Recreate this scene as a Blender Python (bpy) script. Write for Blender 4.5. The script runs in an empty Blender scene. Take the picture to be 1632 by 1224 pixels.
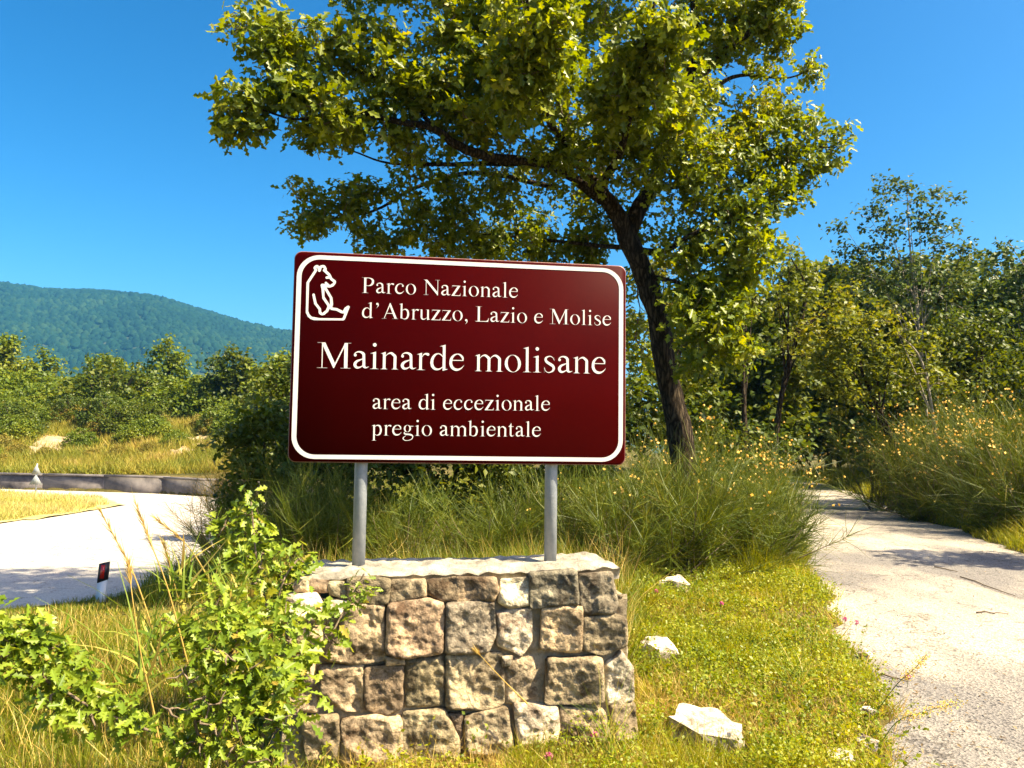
import bpy, math, random
import numpy as np
from mathutils import Vector, Matrix, noise
from math import radians, sin, cos, pi

rng = np.random.default_rng(11)
random.seed(11)
S = bpy.context.scene
COL = S.collection

# ================================================================ camera
F_PX = 1281.0                                 # focal length in pixels of a 1632 pixel wide frame
EYE = Vector((0, 0, 1.40))
PITCH, ROLL = radians(4.0955), radians(0.764)
cam_d = bpy.data.cameras.new('camera'); cam = bpy.data.objects.new('camera', cam_d); COL.objects.link(cam)
cam_d.sensor_width = 36; cam_d.lens = 36*F_PX/1632; cam_d.clip_start = .05; cam_d.clip_end = 9000
CAMR = Matrix.Rotation(pi/2+PITCH, 3, 'X') @ Matrix.Rotation(ROLL, 3, 'Z')
cam.matrix_world = Matrix.Translation(EYE) @ CAMR.to_4x4()
S.camera = cam

# ================================================================ sky, sun, exposure
SUN_TO = Vector((0.571, -0.214, 0.793)).normalized()
SUN_EL = math.asin(SUN_TO.z); SUN_AZ = math.atan2(SUN_TO.x, SUN_TO.y)
W = bpy.data.worlds.new('World'); S.world = W; W.use_nodes = True
wn = W.node_tree.nodes; wl = W.node_tree.links; wn.clear()
sky = wn.new('ShaderNodeTexSky'); sky.sky_type = 'NISHITA'; sky.sun_disc = False
sky.sun_elevation = SUN_EL; sky.sun_rotation = SUN_AZ; sky.altitude = 900; sky.air_density = 1.0; sky.dust_density = 6.0; sky.ozone_density = 2.2
hs = wn.new('ShaderNodeHueSaturation'); hs.inputs['Saturation'].default_value = 1.47; hs.inputs['Hue'].default_value = .484; hs.inputs['Value'].default_value = .14
gm = wn.new('ShaderNodeGamma'); gm.inputs['Gamma'].default_value = 1.36
bg = wn.new('ShaderNodeBackground'); bg.inputs['Strength'].default_value = .55
wo = wn.new('ShaderNodeOutputWorld')
wl.new(sky.outputs[0], hs.inputs['Color']); wl.new(hs.outputs[0], gm.inputs[0]); wl.new(gm.outputs[0], bg.inputs[0]); wl.new(bg.outputs[0], wo.inputs[0])
sl = bpy.data.lights.new('sun', 'SUN'); sl.energy = 5.0; sl.angle = radians(.53); sl.color = (1, .87, .60)
so = bpy.data.objects.new('sun', sl); COL.objects.link(so)
so.rotation_euler = (-SUN_TO).to_track_quat('-Z', 'Y').to_euler()
S.view_settings.view_transform = 'Standard'; S.view_settings.look = 'None'
S.view_settings.exposure = 1.95; S.view_settings.gamma = 1; S.view_settings.use_curve_mapping = False
S.render.engine = 'CYCLES'
S.cycles.use_denoising = True
S.cycles.max_bounces = 6; S.cycles.diffuse_bounces = 3; S.cycles.glossy_bounces = 2; S.cycles.transmission_bounces = 3
S.cycles.transparent_max_bounces = 4; S.cycles.volume_bounces = 0
S.cycles.caustics_reflective = False; S.cycles.caustics_refractive = False

# ================================================================ helpers
def at(px, py, D):
    """world point seen at pixel (px, py) of the photograph at depth D"""
    return EYE + CAMR @ Vector(((px-816)/F_PX*D, -(py-612)/F_PX*D, -D))

def tag(o, label=None, cat=None, group=None, kind=None):
    if label: o['label'] = label
    if cat: o['category'] = cat
    if group: o['group'] = group
    if kind: o['kind'] = kind
    return o

def empty(name, loc, label, cat, group=None, rz=0):
    o = bpy.data.objects.new(name, None); COL.objects.link(o); o.location = loc; o.rotation_euler.z = rz
    o.empty_display_size = .1
    return tag(o, label, cat, group)

def link(name, me, mat=None, parent=None, world=True):
    """one mesh object; coordinates are world ones unless world is False (then they are the parent's)"""
    o = bpy.data.objects.new(name, me); COL.objects.link(o)
    if mat and not me.materials: me.materials.append(mat)
    if parent is not None:
        o.parent = parent
        if world: o.matrix_parent_inverse = Matrix.LocRotScale(parent.location, parent.rotation_euler, parent.scale).inverted()
    return o

def mesh_np(name, V, F, smooth=False, counts=None):
    """V (n,3); F (m,k) equal sized faces, or flat indices with counts"""
    me = bpy.data.meshes.new(name)
    V = np.asarray(V, np.float32); me.vertices.add(len(V)); me.vertices.foreach_set('co', V.ravel())
    if counts is None:
        F = np.asarray(F, np.int32); m, k = F.shape; counts = np.full(m, k, np.int32); F = F.ravel()
    counts = np.asarray(counts, np.int32); F = np.asarray(F, np.int32)
    me.loops.add(len(F)); me.loops.foreach_set('vertex_index', F)
    st = np.concatenate([[0], np.cumsum(counts)[:-1]]).astype(np.int32)
    me.polygons.add(len(counts)); me.polygons.foreach_set('loop_start', st); me.polygons.foreach_set('loop_total', counts)
    if smooth: me.polygons.foreach_set('use_smooth', np.ones(len(counts), bool))
    me.update(calc_edges=True)
    return me

class MB:
    """collects geometry of mixed face sizes"""
    def __init__(s): s.v = []; s.f = []; s.c = []; s.n = 0
    def add(s, V, F):
        V = np.asarray(V, float); s.v.append(V)
        for f in F: s.f.extend([i+s.n for i in f]); s.c.append(len(f))
        s.n += len(V)
    def box(s, lo, hi, M=None):
        x0, y0, z0 = lo; x1, y1, z1 = hi
        V = [(x0, y0, z0), (x1, y0, z0), (x1, y1, z0), (x0, y1, z0), (x0, y0, z1), (x1, y0, z1), (x1, y1, z1), (x0, y1, z1)]
        if M is not None: V = [tuple(M @ Vector(v)) for v in V]
        s.add(V, [(0, 3, 2, 1), (4, 5, 6, 7), (0, 1, 5, 4), (1, 2, 6, 5), (2, 3, 7, 6), (3, 0, 4, 7)])
    def tube(s, P, R, k=6, cap=True, wob=0):
        P = [Vector(p) for p in P]; n = len(P); V = []; a = None
        for i in range(n):
            t = (P[min(i+1, n-1)]-P[max(i-1, 0)])
            if t.length < 1e-9: t = Vector((0, 0, 1))
            t.normalize()
            if a is None: a = t.orthogonal().normalized()
            a = (a - t*a.dot(t)); a = a.normalized() if a.length > 1e-6 else t.orthogonal().normalized()
            b = t.cross(a)
            for j in range(k):
                th = 2*pi*j/k; r = R[i]
                if wob: r *= 1+wob*noise.noise(Vector((cos(th)*1.6+P[i].x*3, sin(th)*1.6, P[i].z*3)))
                V.append(P[i]+a*cos(th)*r+b*sin(th)*r)
        F = [(i*k+j, i*k+(j+1) % k, (i+1)*k+(j+1) % k, (i+1)*k+j) for i in range(n-1) for j in range(k)]
        if cap: F += [tuple(range((n-1)*k, n*k)), tuple(reversed(range(k)))]
        s.add(V, F)
    def build(s, name, mat, parent=None, smooth=False, world=True):
        me = mesh_np(name, np.vstack(s.v), s.f, smooth, s.c)
        return link(name, me, mat, parent, world)

def rot_from(nrm, spin):
    """(n,3,3) frames whose z axis is nrm and whose y axis is turned by spin"""
    n = nrm/np.linalg.norm(nrm, axis=1, keepdims=True)
    a = np.where(np.abs(n[:, 2:3]) < .9, np.array([[0, 0, 1.]]), np.array([[1., 0, 0]]))
    x = np.cross(a, n); x /= np.linalg.norm(x, axis=1, keepdims=True); y = np.cross(n, x)
    c, s_ = np.cos(spin)[:, None], np.sin(spin)[:, None]
    return np.stack([x*c+y*s_, -x*s_+y*c, n], axis=2)

def scatter(tv, tf, P, R, Sz):
    """copies of template (tv, tf) at P with frames R and sizes Sz -> V, F"""
    tv = np.asarray(tv, float); tf = np.asarray(tf, int); n = len(P)
    Sz = np.asarray(Sz, float); Sz = Sz[:, None, None] if Sz.ndim == 1 else Sz[:, None, :]
    V = np.einsum('nij,nkj->nki', R, tv[None]*Sz)+P[:, None, :]
    F = (tf[None]+(np.arange(n)*len(tv))[:, None, None]).reshape(-1, tf.shape[1])
    return V.reshape(-1, 3), F

def vs(a, b, x):
    t = np.clip((x-a)/(b-a), 0, 1); return t*t*(3-2*t)

# ---------------------------------------------------------------- materials
def new_mat(name):
    m = bpy.data.materials.new(name); m.use_nodes = True; nt = m.node_tree; nt.nodes.clear()
    return m, nt.nodes, nt.links

def N(ns, t, **kw):
    n = ns.new(t)
    for k, v in kw.items():
        if k in n.inputs: n.inputs[k].default_value = v
        else: setattr(n, k, v)
    return n

def ramp(ns, stops, interp='LINEAR'):
    r = ns.new('ShaderNodeValToRGB'); e = r.color_ramp.elements; r.color_ramp.interpolation = interp
    while len(e) < len(stops): e.new(.5)
    for i, (p, c) in enumerate(stops):
        e[i].position = p; e[i].color = tuple(c)+(1,) if len(c) == 3 else c
    return r

def leaf_mat(name, stops, trans=.35, rough=.5, clump=.0, clump_scale=1.2, spec=.3):
    """foliage: each leaf its own tone, slightly translucent and glossy"""
    m, ns, L = new_mat(name)
    g = N(ns, 'ShaderNodeNewGeometry'); r = ramp(ns, stops)
    fac = g.outputs['Random Per Island']
    if clump:
        tc = N(ns, 'ShaderNodeTexCoord'); nz = N(ns, 'ShaderNodeTexNoise', Scale=clump_scale); L.new(tc.outputs['Object'], nz.inputs['Vector'])
        mx = N(ns, 'ShaderNodeMix', data_type='FLOAT'); mx.inputs[0].default_value = clump
        mr = N(ns, 'ShaderNodeMapRange'); mr.inputs[1].default_value = .32; mr.inputs[2].default_value = .68
        L.new(nz.outputs[0], mr.inputs[0]); L.new(fac, mx.inputs[2]); L.new(mr.outputs[0], mx.inputs[3]); fac = mx.outputs[0]
    L.new(fac, r.inputs[0])
    p = N(ns, 'ShaderNodeBsdfPrincipled', Roughness=rough); p.inputs['Specular IOR Level'].default_value = spec
    t = N(ns, 'ShaderNodeBsdfTranslucent'); mix = N(ns, 'ShaderNodeMixShader'); mix.inputs[0].default_value = trans
    hsv = N(ns, 'ShaderNodeHueSaturation'); hsv.inputs['Value'].default_value = 1.7; hsv.inputs['Hue'].default_value = .478; hsv.inputs['Saturation'].default_value = 1.05
    o = N(ns, 'ShaderNodeOutputMaterial')
    L.new(r.outputs[0], p.inputs['Base Color']); L.new(r.outputs[0], hsv.inputs['Color']); L.new(hsv.outputs[0], t.inputs[0])
    L.new(p.outputs[0], mix.inputs[1]); L.new(t.outputs[0], mix.inputs[2]); L.new(mix.outputs[0], o.inputs[0])
    return m

def simple_mat(name, col, rough=.6, metal=0, bump=0, bscale=40, col2=None, cscale=8, spec=.5, detail=6):
    m, ns, L = new_mat(name); p = N(ns, 'ShaderNodeBsdfPrincipled', Roughness=rough, Metallic=metal); p.inputs['Specular IOR Level'].default_value = spec
    p.inputs['Base Color'].default_value = tuple(col)+(1,); o = N(ns, 'ShaderNodeOutputMaterial'); L.new(p.outputs[0], o.inputs[0])
    tc = N(ns, 'ShaderNodeTexCoord')
    if col2:
        nz = N(ns, 'ShaderNodeTexNoise', Scale=cscale, Detail=float(detail), Roughness=.65); L.new(tc.outputs['Object'], nz.inputs['Vector'])
        r = ramp(ns, [(.35, col), (.65, col2)]); L.new(nz.outputs[0], r.inputs[0]); L.new(r.outputs[0], p.inputs['Base Color'])
    if bump:
        nb = N(ns, 'ShaderNodeTexNoise', Scale=bscale, Detail=8.0, Roughness=.7); L.new(tc.outputs['Object'], nb.inputs['Vector'])
        b = N(ns, 'ShaderNodeBump', Strength=bump, Distance=.02); L.new(nb.outputs[0], b.inputs['Height']); L.new(b.outputs[0], p.inputs['Normal'])
    return m

OAK = leaf_mat('oak_leaf_green', [(0, (.045, .075, .005)), (.4, (.120, .160, .006)), (.8, (.20, .225, .010)), (1, (.28, .25, .016))], .42, .40, .35, .9)
YOUNG = leaf_mat('young_oak_leaf_green', [(0, (0.090, 0.145, 0.0096)), (.5, (0.170, 0.235, 0.0168)), (.93, (0.244, 0.290, 0.0270)), (1, (0.286, 0.190, 0.0360))], .35, .42)
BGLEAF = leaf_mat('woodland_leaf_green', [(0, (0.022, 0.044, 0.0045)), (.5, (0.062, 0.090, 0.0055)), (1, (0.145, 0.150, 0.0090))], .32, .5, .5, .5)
OLIVE = leaf_mat('olive_leaf_green', [(0, (.055, .080, .006)), (.5, (.125, .145, .008)), (1, (.23, .205, .013))], .38, .5, .5, .6)
ASH = leaf_mat('ash_leaf_green', [(0, (0.037, 0.070, 0.0180)), (.6, (0.064, 0.100, 0.0210)), (1, (0.117, 0.130, 0.0180))], .3, .5, .3, .7)
BANKLEAF = leaf_mat('bank_leaf_green', [(0, (.040, .075, .006)), (.5, (.105, .145, .009)), (1, (.21, .215, .014))], .35, .5, .5, .35)
BROOM = leaf_mat('broom_stem_green', [(0, (0.032, 0.055, 0.0048)), (.5, (0.080, 0.110, 0.0072)), (.85, (0.148, 0.155, 0.0108)), (1, (0.265, 0.180, 0.0360))], .2, .5, .3, 1.5)
DRYBROOM = leaf_mat('dry_broom_stem', [(0, (0.074, 0.060, 0.0108)), (.5, (0.159, 0.110, 0.0120)), (1, (0.254, 0.170, 0.0300))], .2, .6, .3, 1.5)
FLOWER = leaf_mat('yellow_broom_petal', [(0, (.62, .40, .06)), (1, (.78, .62, .20))], .3, .6)
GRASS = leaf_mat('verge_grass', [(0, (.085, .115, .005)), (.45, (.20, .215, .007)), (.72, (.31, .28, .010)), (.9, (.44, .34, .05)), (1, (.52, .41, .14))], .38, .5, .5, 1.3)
HERB = leaf_mat('herb_leaf', [(0, (.060, .10, .005)), (.45, (.18, .22, .008)), (.85, (.30, .29, .014)), (1, (.36, .29, .04))], .38, .45, .5, 2.2)
DRYGRASS = leaf_mat('dry_straw', [(0, (0.276, 0.180, 0.0330)), (.6, (0.424, 0.290, 0.0660)), (1, (0.583, 0.440, 0.1320))], .25, .6)
REED = leaf_mat('reed_leaf', [(0, (0.085, 0.150, 0.0120)), (.7, (0.170, 0.220, 0.0240)), (1, (0.403, 0.300, 0.0720))], .3, .45)
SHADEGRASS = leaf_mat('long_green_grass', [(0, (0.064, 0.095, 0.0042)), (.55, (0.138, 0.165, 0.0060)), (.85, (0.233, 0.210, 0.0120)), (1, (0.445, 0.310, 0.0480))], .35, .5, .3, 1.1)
def bark_mat(name, c0, c1, scale, dist):
    m, ns, L = new_mat(name); p = N(ns, 'ShaderNodeBsdfPrincipled', Roughness=.95); p.inputs['Specular IOR Level'].default_value = .1; o = N(ns, 'ShaderNodeOutputMaterial'); L.new(p.outputs[0], o.inputs[0])
    tc = N(ns, 'ShaderNodeTexCoord'); mp = N(ns, 'ShaderNodeMapping'); mp.inputs['Scale'].default_value = (1, 1, .16); L.new(tc.outputs['Object'], mp.inputs[0])
    v = N(ns, 'ShaderNodeTexVoronoi', Scale=scale, feature='DISTANCE_TO_EDGE'); nz = N(ns, 'ShaderNodeTexNoise', Scale=scale*1.6, Detail=8.0, Roughness=.7)
    ad = N(ns, 'ShaderNodeVectorMath', operation='ADD'); sc = N(ns, 'ShaderNodeVectorMath', operation='SCALE'); sc.inputs[3].default_value = 1.4/scale
    L.new(mp.outputs[0], nz.inputs['Vector']); L.new(nz.outputs['Color'], sc.inputs[0]); L.new(mp.outputs[0], ad.inputs[0]); L.new(sc.outputs[0], ad.inputs[1]); L.new(ad.outputs[0], v.inputs['Vector'])
    mr = N(ns, 'ShaderNodeMapRange'); mr.inputs[2].default_value = .28; L.new(v.outputs['Distance'], mr.inputs[0])
    mu = N(ns, 'ShaderNodeMath', operation='MULTIPLY'); L.new(mr.outputs[0], mu.inputs[0]); L.new(nz.outputs[0], mu.inputs[1])
    r = ramp(ns, [(.05, c0), (.5, c1)]); L.new(mu.outputs[0], r.inputs[0]); L.new(r.outputs[0], p.inputs['Base Color'])
    b = N(ns, 'ShaderNodeBump', Strength=1.0, Distance=dist); L.new(mu.outputs[0], b.inputs['Height']); L.new(b.outputs[0], p.inputs['Normal']); return m
BARK = bark_mat('oak_bark', (.018, .012, .008), (.105, .078, .050), 24, .05)
TWIG = simple_mat('twig_bark', (.10, .07, .045), .85, 0, .3, 40, (.20, .15, .10), 12, .2)
PALEBARK = simple_mat('pale_bark', (.22, .18, .13), .85, 0, .4, 30, (.38, .33, .26), 12, .2)
# ================================================================ terrain
ROAD = [(-60, -6), (-20, 4.2), (-12, 7.3), (-7, 9.6), (-5.4, 11), (-5.2, 14), (-5.7, 20), (-6.9, 25), (-8.2, 28.3), (-10.5, 29.9), (-14, 31.6), (-20.6, 33), (-30, 34.2), (-60, 36)]
ISLAND = [(-12.4, 25.6), (-12.3, 22.6), (-12.8, 20), (-14.2, 17.8), (-22, 14.5), (-45, 13), (-45, 31), (-26, 31), (-19.5, 30.3), (-14.5, 28.4)]
PATH = [(2.4, -3, 1.5), (2.75, 1, 1.5), (2.95, 2.5, 1.5), (3.2, 3.5, 1.5), (3.57, 4.4, 1.5), (4.28, 6.8, 1.5), (5.3, 10.7, 1.4), (6.25, 14, 1.3), (7.1, 17, 1.1), (8.8, 22.5, .9), (10.3, 28, .8), (10.9, 33, .7), (9.8, 40, .7), (5, 47, .7), (-2, 52, .7)]
PARA = [(-60, 36.2), (-30, 34.3), (-20.6, 33.1), (-14, 31.7), (-10.5, 30.0), (-8.2, 28.4), (-6.6, 26.6)]

def sd_poly(x, y, poly):
    p = np.array(poly, float); d = np.full(x.shape, 1e9); s = np.zeros(x.shape, bool)
    for i in range(len(p)):
        a, b = p[i], p[(i+1) % len(p)]; ex, ey = b-a
        t = np.clip(((x-a[0])*ex+(y-a[1])*ey)/(ex*ex+ey*ey), 0, 1)
        d = np.minimum(d, np.hypot(x-a[0]-ex*t, y-a[1]-ey*t))
        c = ((a[1] > y) != (b[1] > y)); dy = b[1]-a[1] if b[1] != a[1] else 1e-9
        s ^= c & (x < a[0]+(y-a[1])/dy*(b[0]-a[0]))
    return np.where(s, -d, d)

def wob(x, y, k=1.):
    return (np.sin(x*1.3*k+1.7*np.sin(y*.9*k))*.5+np.sin(y*1.7*k+2.1+np.sin(x*.7*k))*.5+np.sin((x+y)*3.1*k)*.25+np.sin((x-y*1.3)*5.3*k+1)*.15)

def sd_path(x, y):
    d = np.full(x.shape, 1e9)
    for a, b in zip(PATH[:-1], PATH[1:]):
        ex, ey = b[0]-a[0], b[1]-a[1]
        t = np.clip(((x-a[0])*ex+(y-a[1])*ey)/(ex*ex+ey*ey), 0, 1)
        d = np.minimum(d, np.hypot(x-a[0]-ex*t, y-a[1]-ey*t)-(a[2]+(b[2]-a[2])*t))
    return d+.09*wob(x*1.4, y*1.4)+.04*wob(x*5, y*5)

def yp(x): return np.interp(x, [p[0] for p in PARA], [p[1] for p in PARA])

def path_z(x, y): return .02+.02*vs(12, 40, y)+.008*wob(x, y, 1.3)

def gz(x, y, cut=True):
    x = np.asarray(x, float); y = np.asarray(y, float)
    dr = sd_poly(x, y, ROAD); dp = sd_path(x, y)
    z = .035*wob(x, y, .8)+.02+.012*wob(x, y, 3.3)
    z = z+.45*vs(.3, 3.5, dp)*vs(3.0, 7.0, x-.35*y+1.5)*(x > 0)                   # bank right of the path
    z = z+.18*vs(9, 16, y)*vs(.2, 3, dp)
    z = z+.045*np.clip(wob(x*2.6, y*2.6), -.6, 1.2)*vs(.05, .6, dp)*(y < 9)*(x > .7)
    side = -.8+.06*wob(x, y, 1.2)*vs(0, 1, dr)
    z = side+(z-side)*np.clip(dr/6.5, 0, 1)**1.05
    pz = path_z(x, y)
    z = np.where(dp < 1.2, pz+(z-pz)*vs(0, 1.2, dp), z)
    # bank behind the parapet
    q = y-yp(x)
    bank = -.25+2.6*vs(0, 17, q)+1.6*vs(15, 45, q)+.22*wob(x, y, .28)*vs(2, 8, q)-45*vs(70, 500, q)
    w = vs(-.2, .35, q)*(1-vs(-6, 4, x-.18*(y-28)))
    z = z+(bank-z)*w
    z = np.where((w < 1), z-45*vs(90, 500, y)*(1-w)*(w <= 0), z)
    if cut:
        z = np.where(dr < 0, np.minimum(z, -.8-.06*vs(0, .15, -dr)), z)
        z = z-.05*vs(.02, .15, -dp)+.03*vs(0, .14, dp)*(dr > 0)
    return z

def gz1(x, y): return float(gz(np.array([x]), np.array([y]))[0])

def nonuni(lo, hi, n, k=5.):
    t = np.linspace(math.asinh(lo*k), math.asinh(hi*k), n); return np.sinh(t)/k

gx = np.unique(np.concatenate([np.arange(-24, 16, .22), -24-np.geomspace(.3, 3600, 60), 16+np.geomspace(.3, 3600, 60)]))
gy = np.unique(np.concatenate([np.arange(-6, 34, .20), np.arange(34, 80, .6), -6-np.geomspace(.3, 60, 20), 80+np.geomspace(.6, 3800, 60)]))
X, Y = np.meshgrid(gx, gy); Z = gz(X, Y)
nx, ny = len(gx), len(gy)
idx = np.arange(nx*ny).reshape(ny, nx)
F = np.stack([idx[:-1, :-1], idx[:-1, 1:], idx[1:, 1:], idx[1:, :-1]], -1).reshape(-1, 4)

m, ns, L = new_mat('soil_and_turf')
tc = N(ns, 'ShaderNodeTexCoord'); p = N(ns, 'ShaderNodeBsdfPrincipled', Roughness=.95); p.inputs['Specular IOR Level'].default_value = .1
n1 = N(ns, 'ShaderNodeTexNoise', Scale=.7, Detail=8.0, Roughness=.65); n2 = N(ns, 'ShaderNodeTexNoise', Scale=14.0, Detail=8.0, Roughness=.7)
L.new(tc.outputs['Object'], n1.inputs['Vector']); L.new(tc.outputs['Object'], n2.inputs['Vector'])
r1 = ramp(ns, [(.38, (.045, .048, .012)), (.5, (.085, .075, .022)), (.62, (.15, .12, .05))]); r2 = ramp(ns, [(.3, (.45, .42, .4)), (.7, (1.25, 1.2, 1.1))])
mx = N(ns, 'ShaderNodeMix', data_type='RGBA', blend_type='MULTIPLY'); mx.inputs[0].default_value = 1
L.new(n1.outputs[0], r1.inputs[0]); L.new(n2.outputs[0], r2.inputs[0]); L.new(r1.outputs[0], mx.inputs[6]); L.new(r2.outputs[0], mx.inputs[7]); L.new(mx.outputs[2], p.inputs['Base Color'])
b = N(ns, 'ShaderNodeBump', Strength=.8, Distance=.04); L.new(n2.outputs[0], b.inputs['Height']); L.new(b.outputs[0], p.inputs['Normal'])
o = N(ns, 'ShaderNodeOutputMaterial'); L.new(p.outputs[0], o.inputs[0]); SOIL = m
ground = link('ground', mesh_np('ground', np.stack([X, Y, Z], -1).reshape(-1, 3), F, True), SOIL)
tag(ground, 'grassy ground of the verge and the rising bank', kind='structure')

def sheet(name, mask, step, box, zf, mat, label):
    """a grid sheet kept where mask > 0"""
    xs = np.arange(box[0], box[1], step); ys = np.arange(box[2], box[3], step); X, Y = np.meshgrid(xs, ys)
    M = mask(X, Y); Z = zf(X, Y); idx = np.arange(X.size).reshape(X.shape)
    F = np.stack([idx[:-1, :-1], idx[:-1, 1:], idx[1:, 1:], idx[1:, :-1]], -1).reshape(-1, 4)
    k = (M.ravel()[F] < 0).any(1); F = F[k]; u, inv = np.unique(F, return_inverse=True)
    V = np.stack([X, Y, Z], -1).reshape(-1, 3)[u]
    o = link(name, mesh_np(name, V, inv.reshape(-1, 4), True), mat); return tag(o, label, kind='structure')

def paved_mat(name, base, pale, grit, dust_scale, gscale):
    m, ns, L = new_mat(name); tc = N(ns, 'ShaderNodeTexCoord'); p = N(ns, 'ShaderNodeBsdfPrincipled', Roughness=.9); p.inputs['Specular IOR Level'].default_value = .2
    mp = N(ns, 'ShaderNodeMapping'); mp.inputs['Scale'].default_value = (1, .35, 1); mp.inputs['Rotation'].default_value = (0, 0, radians(-14)); L.new(tc.outputs['Object'], mp.inputs[0])
    n1 = N(ns, 'ShaderNodeTexNoise', Scale=dust_scale, Detail=6.0, Roughness=.6); L.new(mp.outputs[0], n1.inputs['Vector'])
    r1 = ramp(ns, [(.42, base), (.54, pale)]); L.new(n1.outputs[0], r1.inputs[0])
    v = N(ns, 'ShaderNodeTexVoronoi', Scale=gscale); L.new(tc.outputs['Object'], v.inputs['Vector'])
    sepc = N(ns, 'ShaderNodeSeparateColor'); L.new(v.outputs['Color'], sepc.inputs[0])
    n3 = N(ns, 'ShaderNodeTexNoise', Scale=gscale*.6, Detail=8.0, Roughness=.8); L.new(tc.outputs['Object'], n3.inputs['Vector'])
    r2 = ramp(ns, [(0, (grit, grit, grit*1.02)), (.35, (.9, .9, .9)), (1, (1.12, 1.1, 1.06))]); L.new(sepc.outputs[0], r2.inputs[0])
    r3 = ramp(ns, [(.3, (.72, .70, .68)), (.6, (1.08, 1.07, 1.05))]); L.new(n3.outputs[0], r3.inputs[0])
    m1 = N(ns, 'ShaderNodeMix', data_type='RGBA', blend_type='MULTIPLY'); m1.inputs[0].default_value = 1
    m2 = N(ns, 'ShaderNodeMix', data_type='RGBA', blend_type='MULTIPLY'); m2.inputs[0].default_value = 1
    L.new(r1.outputs[0], m1.inputs[6]); L.new(r2.outputs[0], m1.inputs[7]); L.new(m1.outputs[2], m2.inputs[6]); L.new(r3.outputs[0], m2.inputs[7]); L.new(m2.outputs[2], p.inputs['Base Color'])
    b = N(ns, 'ShaderNodeBump', Strength=.6, Distance=.012); L.new(v.outputs['Distance'], b.inputs['Height'])
    b2 = N(ns, 'ShaderNodeBump', Strength=.5, Distance=.02); L.new(n3.outputs[0], b2.inputs['Height']); L.new(b.outputs[0], b2.inputs['Normal']); L.new(b2.outputs[0], p.inputs['Normal'])
    nw = N(ns, 'ShaderNodeTexNoise', Scale=3.0, Detail=6.0); L.new(tc.outputs['Object'], nw.inputs['Vector']); sv = N(ns, 'ShaderNodeVectorMath', operation='SCALE'); sv.inputs[3].default_value = .8; av = N(ns, 'ShaderNodeVectorMath', operation='ADD')
    L.new(nw.outputs['Color'], sv.inputs[0]); L.new(sv.outputs[0], av.inputs[0]); L.new(tc.outputs['Object'], av.inputs[1])
    vc = N(ns, 'ShaderNodeTexVoronoi', Scale=.9, feature='DISTANCE_TO_EDGE'); L.new(av.outputs[0], vc.inputs['Vector']); rc = ramp(ns, [(.0, (.28, .26, .24)), (.012, (1, 1, 1))]); L.new(vc.outputs[0], rc.inputs[0])
    m3 = N(ns, 'ShaderNodeMix', data_type='RGBA', blend_type='MULTIPLY'); m3.inputs[0].default_value = .8; L.new(m2.outputs[2], m3.inputs[6]); L.new(rc.outputs[0], m3.inputs[7]); L.new(m3.outputs[2], p.inputs['Base Color'])
    o = N(ns, 'ShaderNodeOutputMaterial'); L.new(p.outputs[0], o.inputs[0]); return m

ROADM = paved_mat('pale_worn_asphalt', (.40, .37, .34), (.46, .43, .39), .80, .5, 60)
PATHM = paved_mat('dusty_path_gravel', (.19, .175, .165), (.42, .375, .31), .42, .35, 75)
sheet('road', lambda x, y: sd_poly(x, y, ROAD)-.3, .5, (-60, -4, -8, 38), lambda x, y: np.full(x.shape, -.8)+.0*x, ROADM, 'pale sunlit asphalt road curving past the parapet')
sheet('path', lambda x, y: sd_path(x, y)-.5, .16, (-1, 28, -4, 64), path_z, PATHM, 'dusty broken asphalt track running into the wood')
ISLM = simple_mat('dry_island_turf', (.30, .27, .08), .95, 0, .5, 10, (.42, .35, .16), 1.5, .1)
sheet('grass_island', lambda x, y: sd_poly(x, y, ISLAND), .3, (-45, -11, 12, 32), lambda x, y: -.76+.03*np.clip(-sd_poly(x, y, ISLAND), -1, 1)+.015*wob(x, y, 2), ISLM, 'island of dry grass inside the road bend')
# bare soil showing on the bank
SOILP = simple_mat('bare_pale_soil', (.22, .155, .085), .95, 0, .9, 6, (.38, .29, .18), 1.6, .1)
PATCHES = []
def soil_patch(px, py, D, rx, ry):
    c = at(px, py, D); PATCHES.append((c.x, c.y, rx, ry)); ang = np.linspace(0, 2*pi, 28, endpoint=False); V = []
    for k, r in enumerate((0.02, .4, .75, 1.)):
        q = r*(1+.25*np.sin(ang*3+px)+.15*np.sin(ang*5+1)); x = c.x+np.cos(ang)*rx*q; y = c.y+np.sin(ang)*ry*q
        V.append(np.stack([x, y, gz(x, y)+(.07 if k < 3 else -.12)+.07*np.sin(ang*7+k)*(k in (1, 2))], 1))
    V = np.vstack(V); n = 28; F = [(k*n+j, k*n+(j+1) % n, (k+1)*n+(j+1) % n, (k+1)*n+j) for k in range(3) for j in range(n)]
    o = link('soil_patch', mesh_np('soil_patch', V, F, True), SOILP); tag(o, 'bare pale soil showing on the bank', kind='structure')
soil_patch(100, 693, 42, 1.7, 2.2); soil_patch(70, 716, 39.5, 1.1, 1.0); soil_patch(150, 680, 44, 1.2, 1.4); soil_patch(312, 695, 42, 1.6, 2.2); soil_patch(285, 724, 38, .8, .9); soil_patch(330, 712, 39.5, .7, .8)

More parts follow.
